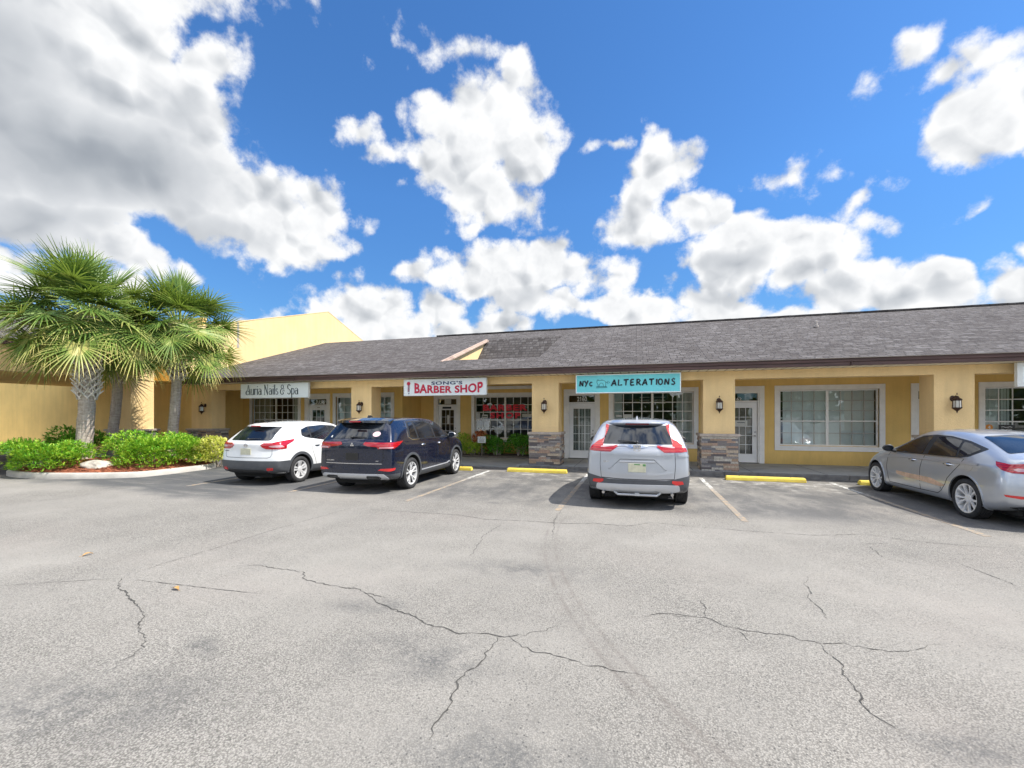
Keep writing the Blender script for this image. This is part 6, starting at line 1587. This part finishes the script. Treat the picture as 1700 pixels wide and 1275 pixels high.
    def sides(sg):
        sm_ = side_map(sg)
        for s_ in (1.03, 3.73): arch_ring(c, s_, sg, .42, .475, M['cladding'], zmin=.26)
        decal(c, 'sill_cladding', [(1.48, .26), (3.28, .26), (3.28, .36), (1.48, .36)], sm_, M['cladding'], .010, step=.06)
        strip(c, 'sill_trim', [(1.52, .385), (3.05, .40), (3.22, .44), (3.26, .40)], .022, sm_, M['silverpl'], .012)
        decal(c, 'window_surround', rounded([(.92, 1.20), (1.10, 1.14), (3.50, 1.10), (3.05, 1.42), (2.72, 1.60), (2.3, 1.645), (1.3, 1.63), (1.02, 1.62)], .03), sm_, M['black'], .003)
        decal(c, 'side_window', rounded([(1.02, 1.20), (1.36, 1.165), (1.34, 1.60), (1.14, 1.585)], .04), sm_, G_, .007)
        decal(c, 'side_window', rounded([(1.44, 1.16), (2.30, 1.145), (2.26, 1.61), (1.44, 1.60)], .03), sm_, G_, .007)
        decal(c, 'side_window', rounded([(2.40, 1.145), (3.30, 1.13), (2.98, 1.40), (2.68, 1.575), (2.37, 1.61)], .03), sm_, G_, .007)
        strip(c, 'window_chrome', [(1.06, 1.62), (.96, 1.38), (.93, 1.20), (1.08, 1.135), (1.45, 1.13)], .016, sm_, M['chrome'], .008)
        strip(c, 'shut_line', [(1.40, 1.13), (1.42, .95), (1.50, .70), (1.56, .44)], .009, sm_, M['under'], .002); strip(c, 'shut_line', [(2.35, 1.12), (2.36, .42)], .009, sm_, M['under'], .002); strip(c, 'shut_line', [(3.30, 1.08), (3.30, .50)], .009, sm_, M['under'], .002)
    both(sides)
    handle(c, 1.62, 1.0, M['chrome']); handle(c, 2.55, .99, M['chrome']); mirror(c, 3.20, 1.14, M['satin'])
    k = MB(); k.prism([(.62, 1.715), (.85, 1.735), (.74, 1.79), (.67, 1.79)], -.012, .012, axis='x'); extra(c, k, 'roof_fin', M['black'])
    return c

# ---- white SUV, right rear three quarter
def white_suv():
    sp = dict(L=4.38, W=1.84, wb=2.65, ro=.86, rt=.335, tw=.225, tr=1.60, rim='cap', rr=.225, ra=.385, zu=.24, sc=1.7, fc=.9, rb=.14, fb=.28, crown=.035,
              paint=M['paint_white'], label='white SUV with dark lower bumper and plain silver wheel trims, nearest the palms', cat='suv',
              rp=[(.2, .14), (.33, .04), (.42, .0), (.58, .0), (.66, .05), (.85, .06), (.98, .03), (1.06, .08), (1.15, .18), (1.35, .38), (1.50, .50), (1.58, .56)],
              fp=[(.2, .10), (.5, 0), (.7, .03), (1.0, .2)],
              st=[(0, .33, 1.06, 1.50, .86, .775, .53), (.07, .30, 1.06, 1.51, .89, .815, .55), (.22, .27, 1.06, 1.525, .91, .85, .58), (.55, .24, 1.05, 1.55, .92, .87, .61), (1.0, .22, 1.03, 1.575, .92, .875, .63), (1.6, .21, 1.0, 1.59, .92, .875, .64), (2.15, .21, .98, 1.58, .92, .875, .635), (2.6, .21, .96, 1.52, .92, .87, .61),
                  (2.9, .21, .95, 1.37, .92, .87, .62), (3.2, .21, .94, 1.15, .92, .865, .67), (3.4, .21, .93, 1.03, .92, .86, .70), (3.65, .21, .90, .98, .915, .84, .66), (4.1, .22, .82, .90, .89, .79, .6), (4.3, .25, .75, .82, .83, .73, .54), (4.38, .31, .68, .75, .77, .67, .5)])
    c = make_car(sp); wm = wrap_map(.92); G_ = M['glass']
    decal(c, 'tailgate_glass', rounded([(-.60, 1.09), (.60, 1.09), (.73, 1.20), (.80, 1.385), (.60, 1.44), (-.60, 1.44), (-.80, 1.385), (-.73, 1.20)], .06), wm, G_, .006)
    sp_ = MB(); n_ = 24; vs = []
    for i in range(n_ + 1):
        x = -.60 + 1.2 * i / n_; e = abs(x / .60) ** 4; o_, d = wm(x, 1.50); h, nn = cast(c['bvh'], o_, d, 0); y = h.y
        vs += [(x, y - .17 + .12 * e, 1.455 - .02 * e), (x, y - .16 + .12 * e, 1.485 - .02 * e), (x, y + .10, 1.54 - .02 * e), (x, y + .0, 1.45)]
    sp_.add(vs, [(a + i * 4, b_ + i * 4, b_ + 4 + i * 4, a + 4 + i * 4) for i in range(n_) for a, b_ in ((0, 1), (1, 2), (2, 3), (3, 0))] + [(0, 3, 2, 1), (n_ * 4, n_ * 4 + 1, n_ * 4 + 2, n_ * 4 + 3)])
    extra(c, sp_, 'roof_spoiler', M['paint_white'], smooth=True, angle=30)
    k = MB(); k.box(-.14, .14, .335, .36, 1.447, 1.475); extra(c, k, 'brake_light', M['red'], bevel=.006)
    def lamps(sg):
        a = [(.40, .98), (.48, 1.03), (.75, 1.03), (1.05, 1.075), (1.48, 1.12), (1.42, 1.06), (1.18, .98), (1.16, .895), (.95, .885), (.55, .885), (.46, .92)]
        decal(c, 'tail_lamp', a if sg > 0 else mirrored(a), wm, M['red'], .012, step=.03)
        b_ = [(.62, .945), (.72, .965), (1.02, .985), (1.10, .93), (.80, .925)]; decal(c, 'clear_lamp', b_ if sg > 0 else mirrored(b_), wm, M['clear'], .016, step=.03)
        b_ = [(.60, .37), (.60, .43), (.80, .435), (.80, .38)]; decal(c, 'rear_reflector', b_ if sg > 0 else mirrored(b_), wm, M['reflector'], .020, step=.04)
        strip(c, 'shut_line', [(.76 * sg, .885), (.76 * sg, .76), (.70 * sg, .69)], .009, wm, M['under'], .002)
    both(lamps)
    strip(c, 'shut_line', [(-.70, .69), (-.6, .675), (.6, .675), (.70, .69)], .010, wm, M['under'], .002)
    decal(c, 'bumper_cladding', [(-1.25, .25), (1.25, .25), (1.25, .60), (-1.25, .60)], wm, M['cladding'], .010, step=.05)
    decal(c, 'rear_valance', rounded([(-.52, .27), (.52, .27), (.60, .345), (.50, .39), (-.50, .39), (-.60, .345)], .02), wm, M['black'], .020, step=.05)
    mb = MB(); mb.box(-.155, .155, 0, .012, .745, .90); q = extra(c, mb, 'licence_plate', M['plate'], bevel=.004); snap(c, q, 0, .82, .01)
    e = MB(); n_ = 22
    for i in range(n_):
        a, b_ = 2 * pi * i / n_, 2 * pi * (i + 1) / n_; stroke(e, [(.048 * cos(a), .975 + .040 * sin(a)), (.048 * cos(b_), .975 + .040 * sin(b_))], .010, 0, thick=.03)
    stroke(e, [(-.062, .975), (.062, .975)], .022, -.004, thick=.03); q = extra(c, e, 'badge', M['chrome']); snap(c, q, 0, .975, .010)
    e = MB(); put_text(e, 'ROGUE', -.70, -.56, .82, .845, 0, bold=.03, thick=.05); q = extra(c, e, 'badge', M['satin']); snap(c, q, -.63, .83, .012)
    wiper(c, .0, .34, 1.11, 1.125, wm)
    def sides(sg):
        sm_ = side_map(sg)
        for s_ in (.86, 3.51): arch_ring(c, s_, sg, .38, .445, M['cladding'], zmin=.22)
        decal(c, 'sill_cladding', [(1.28, .22), (3.09, .22), (3.09, .40), (1.28, .42)], sm_, M['cladding'], .010, step=.06)
        decal(c, 'window_surround', rounded([(.98, 1.20), (1.10, 1.14), (1.75, 1.04), (3.12, 1.00), (2.72, 1.32), (2.40, 1.445), (1.9, 1.475), (1.3, 1.44), (1.04, 1.36)], .04), sm_, M['black'], .003)
        decal(c, 'side_window', rounded([(1.02, 1.215), (1.28, 1.14), (1.29, 1.42), (1.07, 1.345)], .03), sm_, G_, .007)
        decal(c, 'side_window', rounded([(1.34, 1.12), (1.75, 1.065), (2.08, 1.055), (2.05, 1.45), (1.85, 1.455), (1.36, 1.43)], .03), sm_, G_, .007)
        decal(c, 'side_window', rounded([(2.18, 1.05), (2.98, 1.03), (2.68, 1.29), (2.38, 1.42), (2.15, 1.445)], .03), sm_, G_, .007)
        strip(c, 'shut_line', [(1.30, 1.12), (1.26, 1.0), (1.28, .80), (1.38, .55), (1.42, .42)], .008, sm_, M['under'], .002); strip(c, 'shut_line', [(2.13, 1.04), (2.13, .42)], .008, sm_, M['under'], .002)
    both(sides)
    strip(c, 'fuel_flap', [(.86 + .085 * cos(2 * pi * i / 20), .955 + .085 * sin(2 * pi * i / 20)) for i in range(20)], .006, side_map(1), M['signedge'], .002, closed=True)
    handle(c, 1.47, .93, M['paint_white']); handle(c, 2.32, .92, M['paint_white']); mirror(c, 2.95, 1.02, M['paint_white'])
    k = MB(); k.tube([(0, .72, 1.56), (0, .66, 1.60), (-.0, .53, 1.74)], [.014, .006, .004], 6); extra(c, k, 'roof_aerial', M['black'])
    return c

# ---- silver sedan, left side
def sedan():
    sp = dict(L=4.58, W=1.795, wb=2.70, ro=.98, rt=.325, tw=.215, tr=1.56, rim='ten', rr=.238, ra=.372, zu=.20, sc=1.0, fc=.9, rb=.20, fb=.32, crown=.035,
              paint=M['paint_sedan'], label='silver blue sedan at the far right with a tan scrape along its doors', cat='sedan',
              rp=[(.2, .16), (.33, .05), (.45, .0), (.65, .0), (.80, .04), (.95, .03), (1.04, .0), (1.1, .02)],
              fp=[(.2, .08), (.45, 0), (.65, .04), (.85, .22), (1.0, .4)],
              st=[(0, .32, .93, 1.03, .80, .70, .55), (.08, .29, .94, 1.055, .84, .745, .60), (.22, .25, .94, 1.06, .875, .79, .64), (.40, .21, .94, 1.085, .89, .815, .66), (.70, .19, .94, 1.20, .897, .83, .62), (1.0, .18, .935, 1.315, .897, .835, .585), (1.4, .18, .925, 1.40, .897, .84, .575), (1.85, .18, .915, 1.44, .897, .84, .585), (2.3, .18, .905, 1.44, .897, .84, .585),
                  (2.68, .18, .90, 1.375, .897, .84, .57), (2.98, .18, .90, 1.22, .897, .84, .59), (3.25, .18, .90, 1.07, .897, .835, .64), (3.45, .18, .895, .99, .897, .825, .68), (3.75, .18, .875, .96, .89, .80, .64), (4.15, .19, .79, .87, .86, .74, .58), (4.42, .22, .68, .76, .79, .66, .5), (4.58, .28, .58, .64, .66, .54, .4)])
    c = make_car(sp); wm = wrap_map(.897, .36); G_ = M['glass']
    # rear window lies on the roof slope: projected from above
    decal(c, 'rear_window', rounded([(-.62, .50), (.62, .50), (.50, 1.20), (-.50, 1.20)], .06), top_map(), G_, .006)
    def lamps(sg):
        a = [(.40, .87), (.46, .96), (.75, .975), (1.0, .955), (1.24, .985), (1.18, .925), (1.06, .865), (.92, .83), (.55, .82)]
        decal(c, 'tail_lamp', a if sg > 0 else mirrored(a), wm, M['red'], .008, step=.03)
        b_ = [(.68, .865), (.72, .90), (.86, .905), (.92, .88), (.85, .855)]; decal(c, 'clear_lamp', b_ if sg > 0 else mirrored(b_), wm, M['clear'], .013, step=.03)
        b_ = [(.62, .47), (.66, .495), (1.0, .505), (.98, .475), (.8, .455)]; decal(c, 'rear_reflector', b_ if sg > 0 else mirrored(b_), wm, M['reflector'], .006, step=.04)
        strip(c, 'shut_line', [(.55 * sg, 1.02), (.54 * sg, .80), (.48 * sg, .62)], .009, wm, M['under'], .002)
    both(lamps)
    decal(c, 'rear_valance', [(-.85, .24), (.85, .24), (1.0, .31), (.6, .36), (-.6, .36), (-1.0, .31)], wm, M['black'], .008, step=.05)
    mb = MB(); mb.box(-.155, .155, 0, .012, .70, .85); q = extra(c, mb, 'licence_plate', M['plate'], bevel=.004); snap(c, q, 0, .78, .01)
    def sides(sg):
        sm_ = side_map(sg)
        decal(c, 'window_surround', rounded([(.80, 1.15), (.88, 1.09), (1.02, 1.01), (1.25, .962), (3.26, .93), (3.08, 1.035), (2.78, 1.20), (2.48, 1.30), (2.1, 1.335), (1.7, 1.325), (1.25, 1.26)], .03), sm_, M['black'], .003)
        decal(c, 'side_window', rounded([(.90, 1.135), (1.05, 1.035), (1.26, .985), (1.34, 1.24), (1.18, 1.215)], .03), sm_, G_, .007)
        decal(c, 'side_window', rounded([(1.30, .985), (2.02, .965), (1.99, 1.305), (1.70, 1.30), (1.40, 1.255)], .03), sm_, G_, .007)
        decal(c, 'side_window', rounded([(2.17, .965), (3.10, .95), (2.76, 1.165), (2.48, 1.265), (2.14, 1.305)], .03), sm_, G_, .007)
        strip(c, 'window_trim', [(1.05, .968), (3.22, .928)], .012, sm_, M['satin'], .006)
        strip(c, 'shut_line', [(1.10, .97), (1.13, .86), (1.26, .72), (1.38, .60), (1.44, .48), (1.54, .36), (1.64, .30), (2.12, .29)], .009, sm_, M['under'], .002)
        strip(c, 'shut_line', [(2.08, .96), (2.12, .70), (2.12, .29)], .009, sm_, M['under'], .002); strip(c, 'shut_line', [(3.20, .92), (3.22, .60), (3.14, .29), (2.12, .29)], .009, sm_, M['under'], .002)
        strip(c, 'body_crease', [(.75, .90), (1.6, .885), (2.6, .865), (3.5, .80)], .035, sm_, M['paint_sedan'], .009)
        strip(c, 'body_crease', [(1.55, .40), (2.4, .43), (3.15, .50)], .04, sm_, M['paint_sedan'], .009)
        decal(c, 'head_lamp', [(4.02, .70), (4.30, .62), (4.36, .68), (4.15, .78), (3.95, .80)], sm_, M['clear'], .006)
        for s_ in (.98, 3.68): arch_ring(c, s_, sg, .368, .388, M['paint_sedan'], name='arch_lip', zmin=.19, off=.010)
    both(sides)
    strip(c, 'fuel_flap', [(.92 + .085 * cos(2 * pi * i / 20), .86 + .085 * sin(2 * pi * i / 20)) for i in range(20)], .006, side_map(-1), M['satin'], .002, closed=True)
    decal(c, 'door_scrape', rounded([(1.42, .465), (1.55, .425), (2.1, .455), (2.85, .47), (2.88, .56), (2.5, .555), (1.8, .55)], .03), side_map(-1), M['scrape'], .002)
    handle(c, 1.38, .84, M['chrome']); handle(c, 2.36, .83, M['chrome']); mirror(c, 3.0, .985, M['black'], .9)
    return c
M['scrape'] = simple('scraped_primer', (.62, .42, .28), .7, var=.25, vscale=7)
def place(c, x, y, deg=0): c['root'].location = (x, y, 0); c['root'].rotation_euler = (0, 0, radians(deg))
KZ[:] = [1.13, .93]; place(silver_suv(), -.005, 9.08, 0.0)
KZ[:] = [1.16, .87]; place(dark_suv(), -5.98, 9.08, 1.2)
KZ[:] = [1.06, .94]; place(white_suv(), -9.20, 9.18, .8)
KZ[:] = [9.0, 1.0]; place(sedan(), 6.13, 9.06, 1.2)

# ------------------------------------------------------------------ trees across the road, behind the viewer (mirrored in the shop windows)
mb = MB(); rr = random.Random(5)
for k in range(46):
    x = -70 + k * 3.2 + rr.uniform(-1, 1); y = -46 + rr.uniform(-6, 6); h = rr.uniform(5, 9.5)
    for _ in range(150):
        th = rr.uniform(0, 2 * pi); ph = math.acos(rr.uniform(-1, 1)); q = rr.uniform(.6, 1); p_ = Vector((x + 3 * q * sin(ph) * cos(th), y + 3 * q * sin(ph) * sin(th), h * .55 + h * .45 * q * cos(ph)))
        a = Vector((rr.uniform(-1, 1), rr.uniform(-1, 1), rr.uniform(-1, 1))).normalized(); b_ = a.orthogonal().normalized(); s1 = rr.uniform(.35, .75)
        mb.add([p_ + a * s1, p_ + b_ * s1, p_ - a * s1, p_ - b_ * s1], [(0, 1, 2, 3)], 0, rr.uniform(.01, 1))
tag(mb.build('far_woods', M['woods'], fixn=False), kind='stuff')
